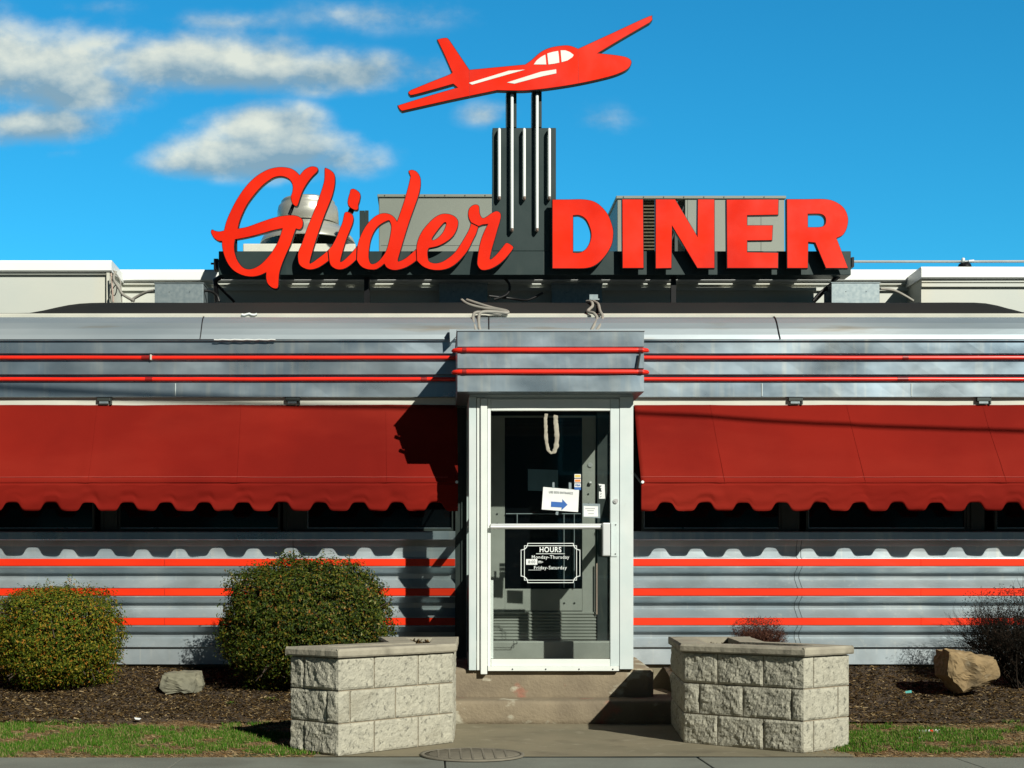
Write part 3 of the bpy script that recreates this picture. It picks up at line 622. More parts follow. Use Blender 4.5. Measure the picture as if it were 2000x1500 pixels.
# ================================================================== roof sign
G = thing('roof_sign', 'rooftop sign of big red script and block letters with a red aeroplane on dark pylons', 'sign', (1.0, 12.9, 3.54))
DS, DL = 12.85, 12.745
def letter(name, outer, holes, s=5, cnr=False, d=DL, dep=.045, lab=None, off=-.0055):
    f = (lambda q: crom(q, s)) if not cnr else (lambda q: [p[:2] for p in q])
    lo_ = [f(wl(outer, d))]+[f(wl(h, d)) for h in holes]
    o = flat(name, lo_, d, d+dep, 'black', G)
    flat('face', lo_, d-.006, d-.0005, 'redface', o, offset=off)
    if lab: o['label'] = lab
    return o
zg = lambda p: zc(p, 400, 310, 5.771); z2 = lambda p: zc(p, 570, 320, 6.82); z3 = lambda p: zc(p, 680, 320, 6.818); z4 = lambda p: zc(p, 800, 380, 8.333); zd = lambda p: zc(p, 1040, 340, 2.941)
letter('letter', zg([(85,797),(120,812),(165,818),(215,808,C),(240,710),(290,590),(370,440),(470,300),(580,195),(700,125),(800,97),(880,93),(960,105),(1020,135),(1070,182,C),(1120,125),(1180,90),(1230,85),(1270,100),(1280,125),(1265,155),(1215,205),(1160,275),(1110,360),(1080,440),(1060,505),(1045,535),(1020,540),(990,515),(972,470),(970,420),(985,370),(988,310),(970,260),(935,225),(870,203),(800,210),(740,240),(650,310),(560,410),(480,520),(430,620),(395,710),(378,785,C),(480,765),(620,715),(760,668),(860,645),(950,635),(1020,638),(1070,655),(1105,690),(1110,740),(1095,785),(1065,803),(1030,795,C),(1010,850),(970,970),(920,1080),(875,1190),(845,1290),(838,1370),(830,1450),(800,1470),(750,1455),(705,1410),(688,1350),(688,1290,C),(620,1320),(530,1335),(430,1320),(330,1270),(260,1190),(215,1090),(195,1000),(190,935,C),(150,930),(100,895),(70,840),(70,810)]),
       [zg([(345,915,C),(480,890),(640,850),(760,815),(870,792,C),(850,860),(810,960),(740,1070),(650,1170),(570,1225),(495,1243),(430,1220),(375,1150),(345,1070),(335,990)])], lab='red script capital G with a long crossbar')
letter('letter', z2([(435,65),(460,55),(520,85),(565,130),(580,190),(575,290),(545,420),(500,540),(440,690),(380,860),(310,1070),(245,1300),(265,1315),(330,1270),(410,1210),(480,1150,C),(495,1295,C),(420,1350),(340,1395),(240,1415),(150,1390),(95,1340),(78,1260),(85,1170),(130,1060),(200,860),(300,610),(380,390),(420,260),(432,180)]), [], lab='red script letter l')
letter('letter', z2([(480,1150,C),(530,1090),(580,1000),(630,880),(670,780),(690,690),(705,648),(740,638),(785,655),(818,690),(825,740),(810,810),(770,910),(730,1010),(690,1140),(652,1285),(665,1298),(720,1255),(800,1175),(870,1090,C),(862,1282,C),(800,1340),(720,1395),(640,1415),(570,1400),(515,1355),(495,1295,C)]), [], lab='red script letter i')
letter('letter_dot', z2([(780,345),(815,330),(860,345),(905,385),(918,430),(905,500),(890,545),(888,600),(860,622),(810,610),(760,570),(740,520),(750,450),(768,390)]), [])
letter('letter', z3([(120,1090,C),(150,990),(200,880),(260,790),(340,710),(420,665),(500,655),(570,675),(620,715),(650,760,C),(690,650),(750,470),(800,290),(820,200),(825,165),(810,130),(802,95),(850,78),(910,100),(955,160),(970,230),(962,340),(930,460),(880,600),(820,770),(760,960),(710,1130),(668,1280),(690,1290),(760,1255),(840,1190),(905,1130,C),(915,1290,C),(850,1340),(760,1390),(650,1420),(570,1415),(510,1385),(480,1340,C),(430,1380),(370,1412),(290,1415),(210,1395),(150,1350),(110,1283,C)]),
       [z3([(530,762),(555,780),(570,840),(560,930),(540,1030),(505,1150),(450,1240),(380,1310),(320,1330),(290,1300),(278,1220),(288,1110),(310,1000),(360,890),(430,815)])], lab='red script letter d')
letter('letter', z4([(105,880,C),(115,800),(150,690),(210,580),(300,470),(400,375),(500,320),(590,308),(680,325),(750,365),(790,420),(795,490),(770,580),(720,670),(650,740),(560,800),(450,850),(320,878,C),(300,920),(300,1000),(320,1080),(380,1110),(450,1112),(540,1085),(640,1020),(740,930),(830,800),(920,650),(970,550),(995,460,C),(1125,525,C),(1090,640),(1040,740),(960,900),(870,1020),(760,1130),(650,1200),(540,1232),(430,1238),(320,1222),(220,1180),(150,1120),(112,1078,C)]),
       [z4([(590,475),(575,460),(530,500),(450,600),(380,700),(370,735),(400,735),(470,690),(540,610),(580,520)])], lab='red script letter e')
letter('letter', z4([(995,460,C),(960,390),(948,310),(965,230),(1020,175),(1085,158),(1130,185),(1140,240),(1145,300),(1165,355),(1200,380),(1260,350),(1330,300),(1400,268),(1450,275),(1485,310),(1490,370),(1470,460),(1440,560),(1400,700),(1350,870),(1315,1020),(1318,1050),(1360,1020),(1430,950),(1510,850),(1560,790),(1600,785),(1660,820),(1690,850),(1685,890),(1620,980),(1530,1080),(1430,1160),(1310,1220),(1200,1238),(1140,1215),(1100,1150),(1097,1070),(1120,900),(1160,730),(1210,600),(1265,490,C),(1190,498),(1125,525,C)]), [], lab='red script letter r')
letter('letter', zd([(112,145,C),(200,145),(300,145),(370,165),(430,225),(460,300),(465,350),(455,410),(420,470),(370,520),(310,543),(200,545),(112,545,C)]), [zd([(235,240,C),(270,240),(305,262),(328,310),(335,350),(328,390),(305,430),(270,450),(235,450,C)])], lab='red block letter D')
letter('letter', zd([(513,143),(637,143),(640,543),(515,543)]), [], cnr=True, lab='red block letter I')
letter('letter', zd([(705,143),(820,143),(945,352),(947,143),(1047,143),(1047,543),(945,543),(803,305),(800,543),(705,545)]), [], cnr=True, lab='red block letter N')
letter('letter', zd([(1112,145),(1415,143),(1413,237),(1235,240),(1235,293),(1382,293),(1378,383),(1235,385),(1235,447),(1413,450),(1412,543),(1115,543)]), [], cnr=True, lab='red block letter E')
letter('letter', zd([(1458,143,C),(1570,143),(1680,143),(1740,158),(1790,195),(1813,250),(1808,305),(1785,350),(1748,370,C),(1815,543,C),(1683,543,C),(1622,397,C),(1585,393,C),(1583,543,C),(1460,543,C)]), [zd([(1583,232,C),(1650,232),(1675,245),(1682,268),(1675,292),(1650,303),(1583,304,C)])], lab='red block letter R')
part('raceway', 'sign_green', G, lambda b: b.box(X(427, DS), X(1662, DS), DS, DS+.20, Z(537, DS), Z(490.5, DS), 0, .004))
part('raceway_seam', 'metal_dark', G, lambda b: [b.box(X(q, DS)-.002, X(q, DS)+.002, DS-.0015, DS+.001, Z(536, DS), Z(491.5, DS)) for q in (961, 1062, 1205, 1350)])
part('pylon', 'sign_green', G, lambda b: b.box(X(962, DS), X(1086, DS), DS+.002, DS+.15, Z(490, DS), Z(249.5, DS), 0, .004))
for (a, c) in ((989, 1009), (1039, 1058)):
    part('pylon_post', 'sign_green', G, lambda b: b.box(X(a, DS), X(c, DS), DS-.006, DS+.15, Z(249, DS), Z(176, DS), 0, .003))
for (xc, ya, yb) in ((975.2, 253, 388), (1000, 186, 450), (1024, 253, 388), (1049, 186, 450), (1073, 253, 388)):
    t = part('neon_tube', 'tube_white', G, lambda b: b.tube([P(xc, ya, DS-.02), P(xc, ya, DS-.045), P(xc, ya+2, DS-.052), P(xc, yb-4, DS-.052)], .0135, 0, 12))
    part('tube_end', 'tube_end', t, lambda b: b.tube([P(xc, yb-4, DS-.052), P(xc, yb, DS-.045), P(xc, yb+.5, DS-.005)], .0132, 0, 12))
zp = lambda p: zc(p, 740, 10, 3.571)
DP = 12.74
pl = [(403,240,C),(440,230),(475,228),(492,242,C),(632,450,C),(800,434),(1020,413,C),(1060,385),(1130,325),(1200,294),(1290,280),(1340,284),(1390,303,C),(1640,188),(1883,77),(1906,88),(1908,106),(1888,127,C),(1700,236),(1535,335,C),(1640,346),(1720,360),(1755,380),(1763,405),(1745,440),(1700,470),(1600,505),(1400,550),(1200,582),(1050,598),(960,601),(825,598,C),(500,666),(160,742,C),(140,725),(128,700,C),(330,637),(543,575,C),(518,554,C),(380,593),(240,630),(212,626),(203,608),(225,590,C),(360,535),(497,480),(503,460,C),(455,350)]
lp = [crom(wl(zp(pl), DP), 4)]
AP = flat('aeroplane', lp, DP, DP+.055, 'black', G); AP['label'] = 'red aeroplane silhouette with white cockpit windows and stripes'
flat('face', lp, DP-.006, DP-.0005, 'redface', AP, offset=-.006)
for q in ([(1080,416),(1100,388),(1130,364),(1160,348),(1164,380),(1167,416)], [(1174,340),(1212,329),(1250,322),(1255,362),(1258,403),(1220,411),(1182,416)], [(1267,318),(1300,318),(1332,330),(1358,350),(1348,366),(1315,388),(1274,400)]):
    flat('cockpit_window', [wl(zp(q), DP)], DP-.009, DP-.0065, 'white_face', AP)
for q in ([(628,545),(905,460),(1020,452),(930,477),(650,557)], [(893,542),(1130,467),(1236,450),(1237,478),(1145,497),(945,550)]):
    flat('wing_stripe', [wl(zp(q), DP)], DP-.009, DP-.0065, 'white_face', AP)
part('panel_joint', 'redtube_dk', G, lambda b: [b.tube([P(a, c, DP-.0055), P(a+.5, e, DP-.0055)], .0015, 0, 5) for (a, c, e) in ((1129, 97, 163), (916.5, 137, 190))])
for px_ in (716, 1315):
    part('support_post', 'black', G, lambda b: (b.box(X(px_, 12.970)-.022, X(px_, 12.970)+.022, 12.950, 12.990, 3.50, Z(537, DS)-.001), b.box(X(px_, 12.970)+.023, X(px_, 12.970)+.028, 12.990, 13.050, 3.50, Z(537, DS)-.001)))
for (a, c, sg) in ((437, 420, -1), (1640, 1628, 1)):
    part('support_bracket', 'black', G, lambda b: (b.tube([P(a, 537, 12.950), P(c, 548, 12.970), P(c-4*sg, 590, 13.000)], .024, 0, 6), b.tube([P(c, 552, 12.970), P(c-38*sg, 590, 13.050)], .013, 0, 6)))
part('end_bracket', 'black', G, lambda b: b.box(X(1662.5, 12.91), X(1667, 12.91), 12.89, 13.01, Z(522, 12.91), Z(503, 12.91)))
part('end_bracket', 'black', G, lambda b: (b.box(X(418, 12.910), X(426.5, 12.910), 12.890, 13.010, Z(527, 12.910), Z(506, 12.910)), b.box(X(411, 12.910), X(419, 12.910), 12.930, 12.950, Z(515, 12.910), Z(512, 12.910))))
# struts that join dot, hook and bowl
part('strut', 'black', G, lambda b: (b.tube([P(565, 420, DL+.05), P(573, 400, DL+.05)], .016, 0, 8), b.tube([P(684, 416, DL+.05), P(688, 407, DL+.05)], .026, 0, 8), b.tube([P(461, 469, DL+.05), P(461, 492, DL+.05)], .012, 0, 8)))

# ================================================================== rear building
B = thing('rear_building', 'white flat-roofed building behind the diner with bright coping along its parapet', 'building', (1.0, 15, 0))
def para(xa, xb, d, ytop, ycb, lines, dy=3.5):
    zt, zb_ = Z(ytop, d), Z(ycb, d)
    part('wall', 'white_wall', B, lambda b: b.box(xa, xb, d+.05, 22, 2.8, zb_+.02))
    part('coping', 'white_cop', B, lambda b: b.extr([(d, zb_), (d-.012, zb_+.01), (d-.012, zt-.02), (d, zt), (d+.5, zt-.02), (d+.5, zb_)], xa-.02, xb+.02, nx=int((xb-xa)/.3)+1, wob=lambda x, dd, z: .003*noise.noise((x, z, 0))))
    for y in lines:
        part('trim_line', 'white_wall', B, lambda b: b.box(xa-.005, xb+.005, d+.022, d+.048, Z(y, d)-.008, Z(y, d)+.022))
para(-8, X(214, 12.85), 12.85, 508.5, 530.5, [533])
para(X(216, 13.33), X(1812, 13.33), 13.33, 526.5, 549, [553, 565])
para(X(1803, 12.95), 9.5, 12.95, 521, 544, [548, 557])
part('corner_post', 'cream', B, lambda b: b.box(X(208, 12.86), X(214, 12.86), 12.86, 13.33, 3.2, Z(531, 12.86)))

# ================================================================== roof equipment
def fan():
    c = (X(598, 14.2), 14.4, Z(492, 14.2)); sx = 14.2/F
    E = thing('exhaust_fan', 'round spun aluminium exhaust fan with wide dark-bottomed skirt behind the script letters', 'exhaust fan', c)
    z = lambda y: (492-y)*sx
    part('dome', 'fan', E, lambda b: b.lathe([(.001, z(380.5)), (.20, z(380.5)), (.255, z(382)), (.27, z(386)), (.262, z(388)), (.295, z(395)), (.305, z(405)), (.31, z(428)), (.30, z(430))], c, 48))
    part('skirt', 'fan', E, lambda b: b.lathe([(.30, z(434)), (.33, z(434)), (.40, z(446)), (.455, z(458)), (.475, z(467)), (.478, z(469)), (.46, z(469)), (.38, z(459)), (.30, z(450))], c, 48))
    part('motor_band', 'black', E, lambda b: b.lathe([(.292, z(429)), (.292, z(435))], c, 40))
    part('throat', 'frame_dk', E, lambda b: b.lathe([(.30, z(449)), (.28, z(480)), (.40, z(484))], c, 40))
    part('curb', 'cream', E, lambda b: b.box(c[0]-.60, c[0]+.5, 14.0, 15.0, -.5+c[2], z(484)+c[2]-.004, 0, .01))
    part('lug', 'galv', E, lambda b: [b.box(c[0]+.27*math.sin(a)-.01, c[0]+.27*math.sin(a)+.01, c[1]-.28*math.cos(a)-.01, c[1]-.28*math.cos(a)+.01, c[2]+z(434), c[2]+z(428)) for a in (.6, 1.3, -.6)])
fan()
def hv(px0, px1, d, ytop, label, coil=None):
    E = thing('air_conditioner', label, 'air conditioner', ((X(px0, d)+X(px1, d))/2, d+.8, 3.3), 'grey rooftop air handling cabinets')
    x0_, x1_ = X(px0, d), X(px1, d); zt = Z(ytop, d)
    if not coil:
        part('cabinet', 'hvac', E, lambda b: b.box(x0_, x1_, d, d+1.5, 3.3, zt-.03, 0, .006))
    else:
        ca, cb_ = X(coil[0], d), X(coil[1], d)
        part('cabinet', 'hvac', E, lambda b: (b.box(x0_, ca, d, d+1.5, 3.3, zt-.03, 0, .004), b.box(cb_, x1_, d, d+1.5, 3.3, zt-.03, 0, .004), b.box(ca+.0005, cb_-.0005, d+.12, d+1.5, 3.3, zt-.031)))
        part('coil', 'coil', E, lambda b: [b.box(ca+.001, X(1318, d), d+.05+.0*k, d+.115, zt-.06-k*.035, zt-.045-k*.035) for k in range(26)])
        part('brace', 'frame_dk', E, lambda b: (b.tube([P(1337, 400, d+.03), P(1300, 500, d+.03)], .012, 0, 6), b.box(X(1318, d)+.001, X(1324, d), d+.01, d+.1, 3.3, zt-.04)))
    part('lid', 'hvac', E, lambda b: b.box(x0_-.015, x1_+.015, d-.018, d+1.52, zt-.0295, zt, 0, .004))
    seams = ([.86] if not coil else [.42, .55, .68, .86])
    part('panel_joint', 'frame_dk', E, lambda b: [b.box(x0_+(x1_-x0_)*q-.002, x0_+(x1_-x0_)*q+.002, d-.0015, d+.001, 3.4, zt-.032) for q in seams])
    if not coil: part('panel_joint', 'frame_dk', E, lambda b: b.box(x0_+.02, x1_-.02, d-.0015, d+.001, Z(480, d), Z(479.3, d)))
    part('rivet', 'frame_dk', E, lambda b: [b.tube([(x0_+.06+k*.21, d-.021, zt-.016), (x0_+.06+k*.21, d-.017, zt-.016)], .007, 0, 8) for k in range(int((x1_-x0_)/.21))])
    part('base_rail', 'frame_dk', E, lambda b: b.box(x0_+.02, x1_-.02, d+.02, d+1.4, 3.15, 3.299))
hv(740, 1010, 15.0, 380, 'plain grey air handling cabinet behind the script letters, left of the pylon')
hv(1206, 1532, 15.0, 383, 'grey air handling cabinet with an open brown coil behind the block letters', (1256, 1338))
def jb(px0, px1, y0, y1, d, label, dp=.25):
    E = thing('junction_box', label, 'junction box', ((X(px0, d)+X(px1, d))/2, d+.1, 3.53), 'galvanised boxes under the roof sign')
    part('case', 'galv', E, lambda b: b.box(X(px0, d), X(px1, d), d, d+dp, Z(y1, d)-.03, Z(y0, d), 0, .003))
    part('lid', 'galv', E, lambda b: b.box(X(px0, d)-.006, X(px1, d)+.006, d-.006, d+dp+.004, Z(y0, d)+.0003, Z(y0, d)+.008, 0, .002))
    part('screw', 'frame_dk', E, lambda b: [b.tube([P(px0+(px1-px0)*q, y0+(y1-y0)*.45, d-.003), P(px0+(px1-px0)*q, y0+(y1-y0)*.45, d+.001)], .004, 0, 6) for q in (.3, .72)])
jb(302, 397, 554, 590, 12.68, 'sunlit galvanised box left of the script capital letter')
jb(858, 952, 554, 588, 13.15, 'shaded galvanised box below the script letters, left of the pylon', .06)
jb(1078, 1176, 555, 592, 13.15, 'shaded galvanised box below the first block letter', .06)
jb(1624, 1718, 553, 590, 12.68, 'sunlit galvanised box below the right end of the sign')
def cable(name, m, pts, r_, label, cat='cable', group=None):
    # smooth open curve
    q = [Vector(p) for p in pts]; out = []
    for i in range(len(q)-1):
        p0 = q[max(i-1, 0)]; p1 = q[i]; p2 = q[i+1]; p3 = q[min(i+2, len(q)-1)]
        for k in range(6):
            t = k/6; out.append(0.5*((2*p1)+(p2-p0)*t+(2*p0-5*p1+4*p2-p3)*t*t+(3*p1-p0-3*p2+p3)*t**3))
    out.append(q[-1]); return tag(MB().tube(out, r_, 0, 8).build(name, m), label, cat, group)
cable('conduit', 'conduit', [P(301, 568, 12.720), P(285, 571, 12.770), P(265, 581, 12.820), P(255, 588, 12.820)], .014, 'grey flexible conduit arching left out of the leftmost galvanised box')
cable('conduit', 'cable', [P(398, 568, 12.720), P(412, 569, 12.770), P(424, 578, 12.820), P(428, 589, 12.820)], .012, 'black flexible conduit curving down right of the leftmost galvanised box')
cable('conduit', 'conduit', [P(1719, 564, 12.720), P(1745, 567, 12.770), P(1768, 578, 12.820), P(1784, 588, 12.820)], .012, 'grey flexible conduit curving right from the rightmost galvanised box')
cable('cable', 'cable', [P(1625, 560, 12.820), P(1604, 570, 12.820), P(1588, 588, 12.820)], .014, 'black cable looping down left of the rightmost galvanised box')
cable('cable', 'cable', [P(980, 538, 13.020), P(995, 556, 13.020), P(990, 575, 13.020), P(965, 585, 13.020)], .012, 'black cable hanging from the underside of the sign near the pylon')
cable('cable', 'cable', [P(955, 578, 13.020), P(1000, 583, 13.070), P(1030, 586, 13.020), P(1060, 572, 13.020)], .010, 'black cable lying across the roof between two galvanised boxes')
cable('conduit', 'conduit', [P(226, 530, 12.780), P(222, 545, 12.760), P(232, 562, 12.760), P(240, 575, 12.760), P(262, 588, 12.720)], .013, 'grey conduit hanging over the parapet corner, sweeping right along the roof')
cable('cable', 'cable', [P(218, 540, 12.780), P(228, 560, 12.770), P(224, 577, 12.770), P(217, 570, 12.770), P(226, 556, 12.770)], .005, 'thin dark cable tangled at the parapet corner')
cable('cable', 'conduit', [P(221, 528, 12.790), P(234, 546, 12.770), P(236, 566, 12.770), P(238, 590, 12.770)], .006, 'thin grey cable dropping straight beside the parapet corner')
cable('cable', 'tube_end', [P(217, 534, 12.790), P(219, 556, 12.770), P(221, 590, 12.770)], .007, 'rust brown cable running down the parapet corner')
for (pts, lab) in (([P(902, 586, 12.540), P(914, 594, 12.440), P(940, 601, 12.370), P(975, 606, 12.290), P(990, 610, 12.250), P(975, 613, 12.230), P(945, 610, 12.230), P(928, 611, 12.210), P(924, 622, 12.150), P(928, 640, 12.040), P(931, 652, 11.990)], 'lower of two looped grey cables leading down to the left end of the entrance canopy'),
                   ([P(912, 586, 12.540), P(930, 592, 12.440), P(960, 601, 12.350), P(988, 607, 12.270), P(990, 611, 12.230), P(965, 609, 12.220), P(940, 610, 12.190), P(935, 622, 12.130), P(936, 640, 12.030), P(940, 652, 11.980)], 'upper of two looped grey cables leading down to the left end of the entrance canopy'),
                   ([P(1146, 589, 12.540), P(1155, 590, 12.440), P(1157, 598, 12.390), P(1148, 608, 12.290), P(1160, 612, 12.220), P(1166, 622, 12.170), P(1160, 636, 12.050), P(1152, 652, 11.970)], 'left of two bent grey cables above the middle of the entrance canopy'),
                   ([P(1158, 588, 12.540), P(1168, 594, 12.430), P(1172, 608, 12.270), P(1177, 618, 12.210), P(1174, 632, 12.090), P(1162, 650, 11.970)], 'right of two bent grey cables above the middle of the entrance canopy')):
    cable('conduit', 'conduit', pts, .0135, lab, 'cable', 'grey cables bent over the roof edge')
br = MB().box(X(1151, 12.620), X(1168, 12.620), 12.620, 12.640, 3.52, Z(575, 12.620), 0, .002).box(X(1151, 12.620), X(1168, 12.620), 12.520, 12.620, 3.545, 3.557).build('cable_bracket', 'galv'); tag(br, 'small upright galvanised bracket holding the bent cables above the entrance', 'bracket')
rp = MB().box(X(703, 13.520), X(713, 13.520), 13.520, 13.450, 3.3, Z(415, 13.520)).box(X(713, 13.520)+.001, X(720, 13.520), 13.520, 13.500, 3.3, Z(412, 13.520)).build('angle_post', 'sign_green'); tag(rp, 'dark steel angle post standing behind the script letters', 'post')
RC = thing('rooftop_line', 'pale thin line strung above the parapet right of the sign', 'cable', P(1882, 523, 13.6))
part('line', 'wire_white', RC, lambda b: b.tube([P(1560, 511, 14.5), P(1700, 511, 14.1), P(1882, 511, 13.7), P(2150, 510, 13.2)], .012, 0, 8))
part('insulator', 'vinyl', RC, lambda b: (b.tube([P(1879, 508, 13.66), P(1883, 508, 13.66)], .022, 0, 12), b.tube([P(1892, 510, 13.66), P(1902, 509, 13.66)], .010, 0, 8)))
part('base', 'black', RC, lambda b: b.lathe([(.065, 0), (.055, .03), (.03, .045), (.001, .05)], P(1884, 522, 13.7), 16))

# overhead service wire in front of the facade (seen only by its shadow)
def castfrom(px, py, d, t): p = P(px, py, d); return p + Vector((.58, -1, .75))*t
ow = [castfrom(-900, 700, 11.85, 4.6), castfrom(100, 755, 11.85, 4.6), castfrom(650, 792, 11.9, 4.6), castfrom(1245, 826, 11.97, 4.6), castfrom(1600, 848, 11.92, 4.6), castfrom(2000, 862, 11.89, 4.6), castfrom(2900, 905, 11.85, 4.6)]
cable('overhead_wire', 'cable', ow, .020, 'black service wire strung above the pavement in front of the diner', 'wire')

# ================================================================== planters
def blockwall(b, p, q, thick, courses, rows, seed, rough):
    """split-face blocks along p->q; rows = list of joint positions (fractions of length) per course"""
    p = Vector((p[0], p[1], 0)); q = Vector((q[0], q[1], 0)); Lw = (q-p).length; u = (q-p)/Lw; n = Vector((u.y, -u.x, 0))
    for c_ in range(courses):
        z0 = c_*.203; js = [0]+[q_ for q_ in rows[c_ % len(rows)] if q_ < Lw-.06]+[Lw]
        for a, e in zip(js[:-1], js[1:]):
            g = .005; a2, e2 = a+(g if a else 0), e-(g if e < Lw else 0); za, zb_ = z0+.005, z0+.198
            nx_, nz_ = max(6, int((e2-a2)/.014)), 14; vs = []
            sd = random.random()*50
            for j in range(nz_+1):
                for i in range(nx_+1):
                    s_ = a2+(e2-a2)*i/nx_; z = za+(zb_-za)*j/nz_
                    ed = min(min(i, nx_-i)/1.2, min(j, nz_-j)/1.1, 1)
                    if (a == 0 and i < 3) : ed = min(min(j, nz_-j)/1.6, 1)
                    h = (.005+rough*(.9*noise.noise((s_*8+sd, z*8, seed))+.7*abs(noise.noise((s_*22+z*14+sd, z*18, seed)))+.4*noise.noise((s_*60, z*60, sd))))*ed
                    if a == 0 and i == 0: h = .0
                    if e >= Lw and i == nx_: h = .0
                    pt = p+u*s_+n*h; vs.append((pt.x, pt.y, z))
            b.add(vs, [(j*(nx_+1)+i, j*(nx_+1)+i+1, (j+1)*(nx_+1)+i+1, (j+1)*(nx_+1)+i) for j in range(nz_) for i in range(nx_)], 0, False)
            # block top/bottom/side lips
            bk = [p+u*a2-n*.03, p+u*e2-n*.03, p+u*a2, p+u*e2]
            for z in (za, zb_):
                b.add([(bk[0].x, bk[0].y, z), (bk[1].x, bk[1].y, z), (bk[3].x, bk[3].y, z), (bk[2].x, bk[2].y, z)], [(0, 1, 2, 3)])
            for (m_, k_) in ((bk[0], bk[2]), (bk[1], bk[3])):
                b.add([(m_.x, m_.y, za), (k_.x, k_.y, za), (k_.x, k_.y, zb_), (m_.x, m_.y, zb_)], [(0, 1, 2, 3)])
def poly_inset(pts, off):
    n = len(pts); out = []
    for i in range(n):
        a = Vector(pts[i-1]); b_ = Vector(pts[i]); c_ = Vector(pts[(i+1) % n])
        u1 = (b_-a).normalized(); u2 = (c_-b_).normalized(); n1_ = Vector((-u1.y, u1.x)); n2_ = Vector((-u2.y, u2.x))
        k = off/(1+n1_.dot(n2_)); out.append(tuple(b_+(n1_+n2_)*k))
    return out
def planter(name, pts, label, rows, base, sink):
    """pts counter-clockwise seen from above"""
    T = thing(name, label, 'planter', (sum(p[0] for p in pts)/len(pts), sum(p[1] for p in pts)/len(pts), 0), 'split-face block planters flanking the walkway')
    n = len(pts)
    core = poly_inset(pts, .006); inn = poly_inset(pts, .13)
    def corem(b):
        vs = [(x, y, z) for z in (-.05, .608) for (x, y) in core]+[(x, y, z) for z in (-.05, .608) for (x, y) in inn]
        fs = []
        for i in range(n):
            j = (i+1) % n; fs += [(i, j, n+j, n+i), (2*n+i, 3*n+i, 3*n+j, 2*n+j), (n+i, n+j, 3*n+j, 3*n+i)]
        b.add(vs, fs)
    part('mortar', 'mortar', T, corem)
    def bl(b):
        for i in range(n):
            blockwall(b, pts[i], pts[(i+1) % n], .1, 3, rows.get(i, [[.3, .7], [.1, .5, .9]]), i*3.1+base, .014 if (i == 5 or (i == 0 and base > 1.5)) else .007)
    part('block_wall', 'block', T, bl)
    co = poly_inset(pts, -.027); ci = poly_inset(pts, .16)
    # cap stones: one per side, mitred
    for i in range(n):
        j = (i+1) % n; a, c_, e, f_ = Vector(co[i]), Vector(co[j]), Vector(ci[j]), Vector(ci[i])
        u = (c_-a).normalized()*.0015; a += u; f_ += u; c_ -= u; e -= u
        m_ = max(2, int((c_-a).length/.03)); vs = []; nrm = Vector(((c_-a).y, -(c_-a).x)).normalized()
        prs = [(0, .612), (1, .612), (2, .640), (1, .664), (0.6, .668), (3, .668), (3, .612)]
        for s_ in range(m_+1):
            t = s_/m_; O = a.lerp(c_, t); I = f_.lerp(e, t)
            k1 = .004*noise.noise((O.x*14, O.y*14, base))+.005*abs(noise.noise((O.x*40, O.y*40, 2)))
            zj = .0015*noise.noise((O.x*8, O.y*8, 5))
            o1 = O-nrm*(.006+k1); o2 = O-nrm*k1; o3 = O-nrm*(.012+.5*k1)
            vs += [(o1.x, o1.y, .612), (o2.x, o2.y, .622), (o2.x, o2.y, .652+zj), (o3.x, o3.y, .667+zj), (I.x, I.y, .668+zj), (I.x, I.y, .612)]
        k6 = 6; bb = MB(); bb.add(vs, [(s_*k6+q, s_*k6+(q+1) % k6, (s_+1)*k6+(q+1) % k6, (s_+1)*k6+q) for s_ in range(m_) for q in range(k6)]+[tuple(range(6)), tuple(m_*6+q for q in range(6))])
        bb.build('cap_stone', 'cap', T)
    def so(b):
        q = poly_inset(pts, .125); b.add([(x, y, .565) for (x, y) in q], [tuple(range(n))])
        cx_ = sum(x for x, _ in q)/n; cy_ = sum(y for _, y in q)/n
    part('soil', 'soil', T, so)
    chip = MB(); ins = poly_inset(pts, .14)
    rnd = random.Random(5)
    xs_ = [p[0] for p in ins]; ys_ = [p[1] for p in ins]
    def inside(x, y):
        c_ = False
        for i in range(n):
            (xa, ya), (xb_, yb_) = ins[i], ins[i-1]
            if (ya > y) != (yb_ > y) and x < (xb_-xa)*(y-ya)/(yb_-ya)+xa: c_ = not c_
        return c_
    k = 0
    while k < 900:
        x, y = rnd.uniform(min(xs_), max(xs_)), rnd.uniform(min(ys_), max(ys_))
        if not inside(x, y): continue
        k += 1; e = Euler((rnd.uniform(-.8, .8), rnd.uniform(-.8, .8), rnd.uniform(0, 6))); l_, w_ = rnd.uniform(.008, .03), rnd.uniform(.003, .008)
        hh = .57+rnd.random()*.02+.055*max(0, noise.noise((x*3, y*3, 1))+.35)*(1 if y > 9.9 else .2)
        chip.add([Vector(v)+Vector((x, y, hh)) for v in [e.to_matrix() @ Vector(q) for q in ((-l_, -w_, 0), (l_, -w_, 0), (l_, w_, 0), (-l_, w_, 0))]], [(0, 1, 2, 3)])
    o = chip.build('mulch', 'chips', T); o['kind'] = 'stuff'
    return T
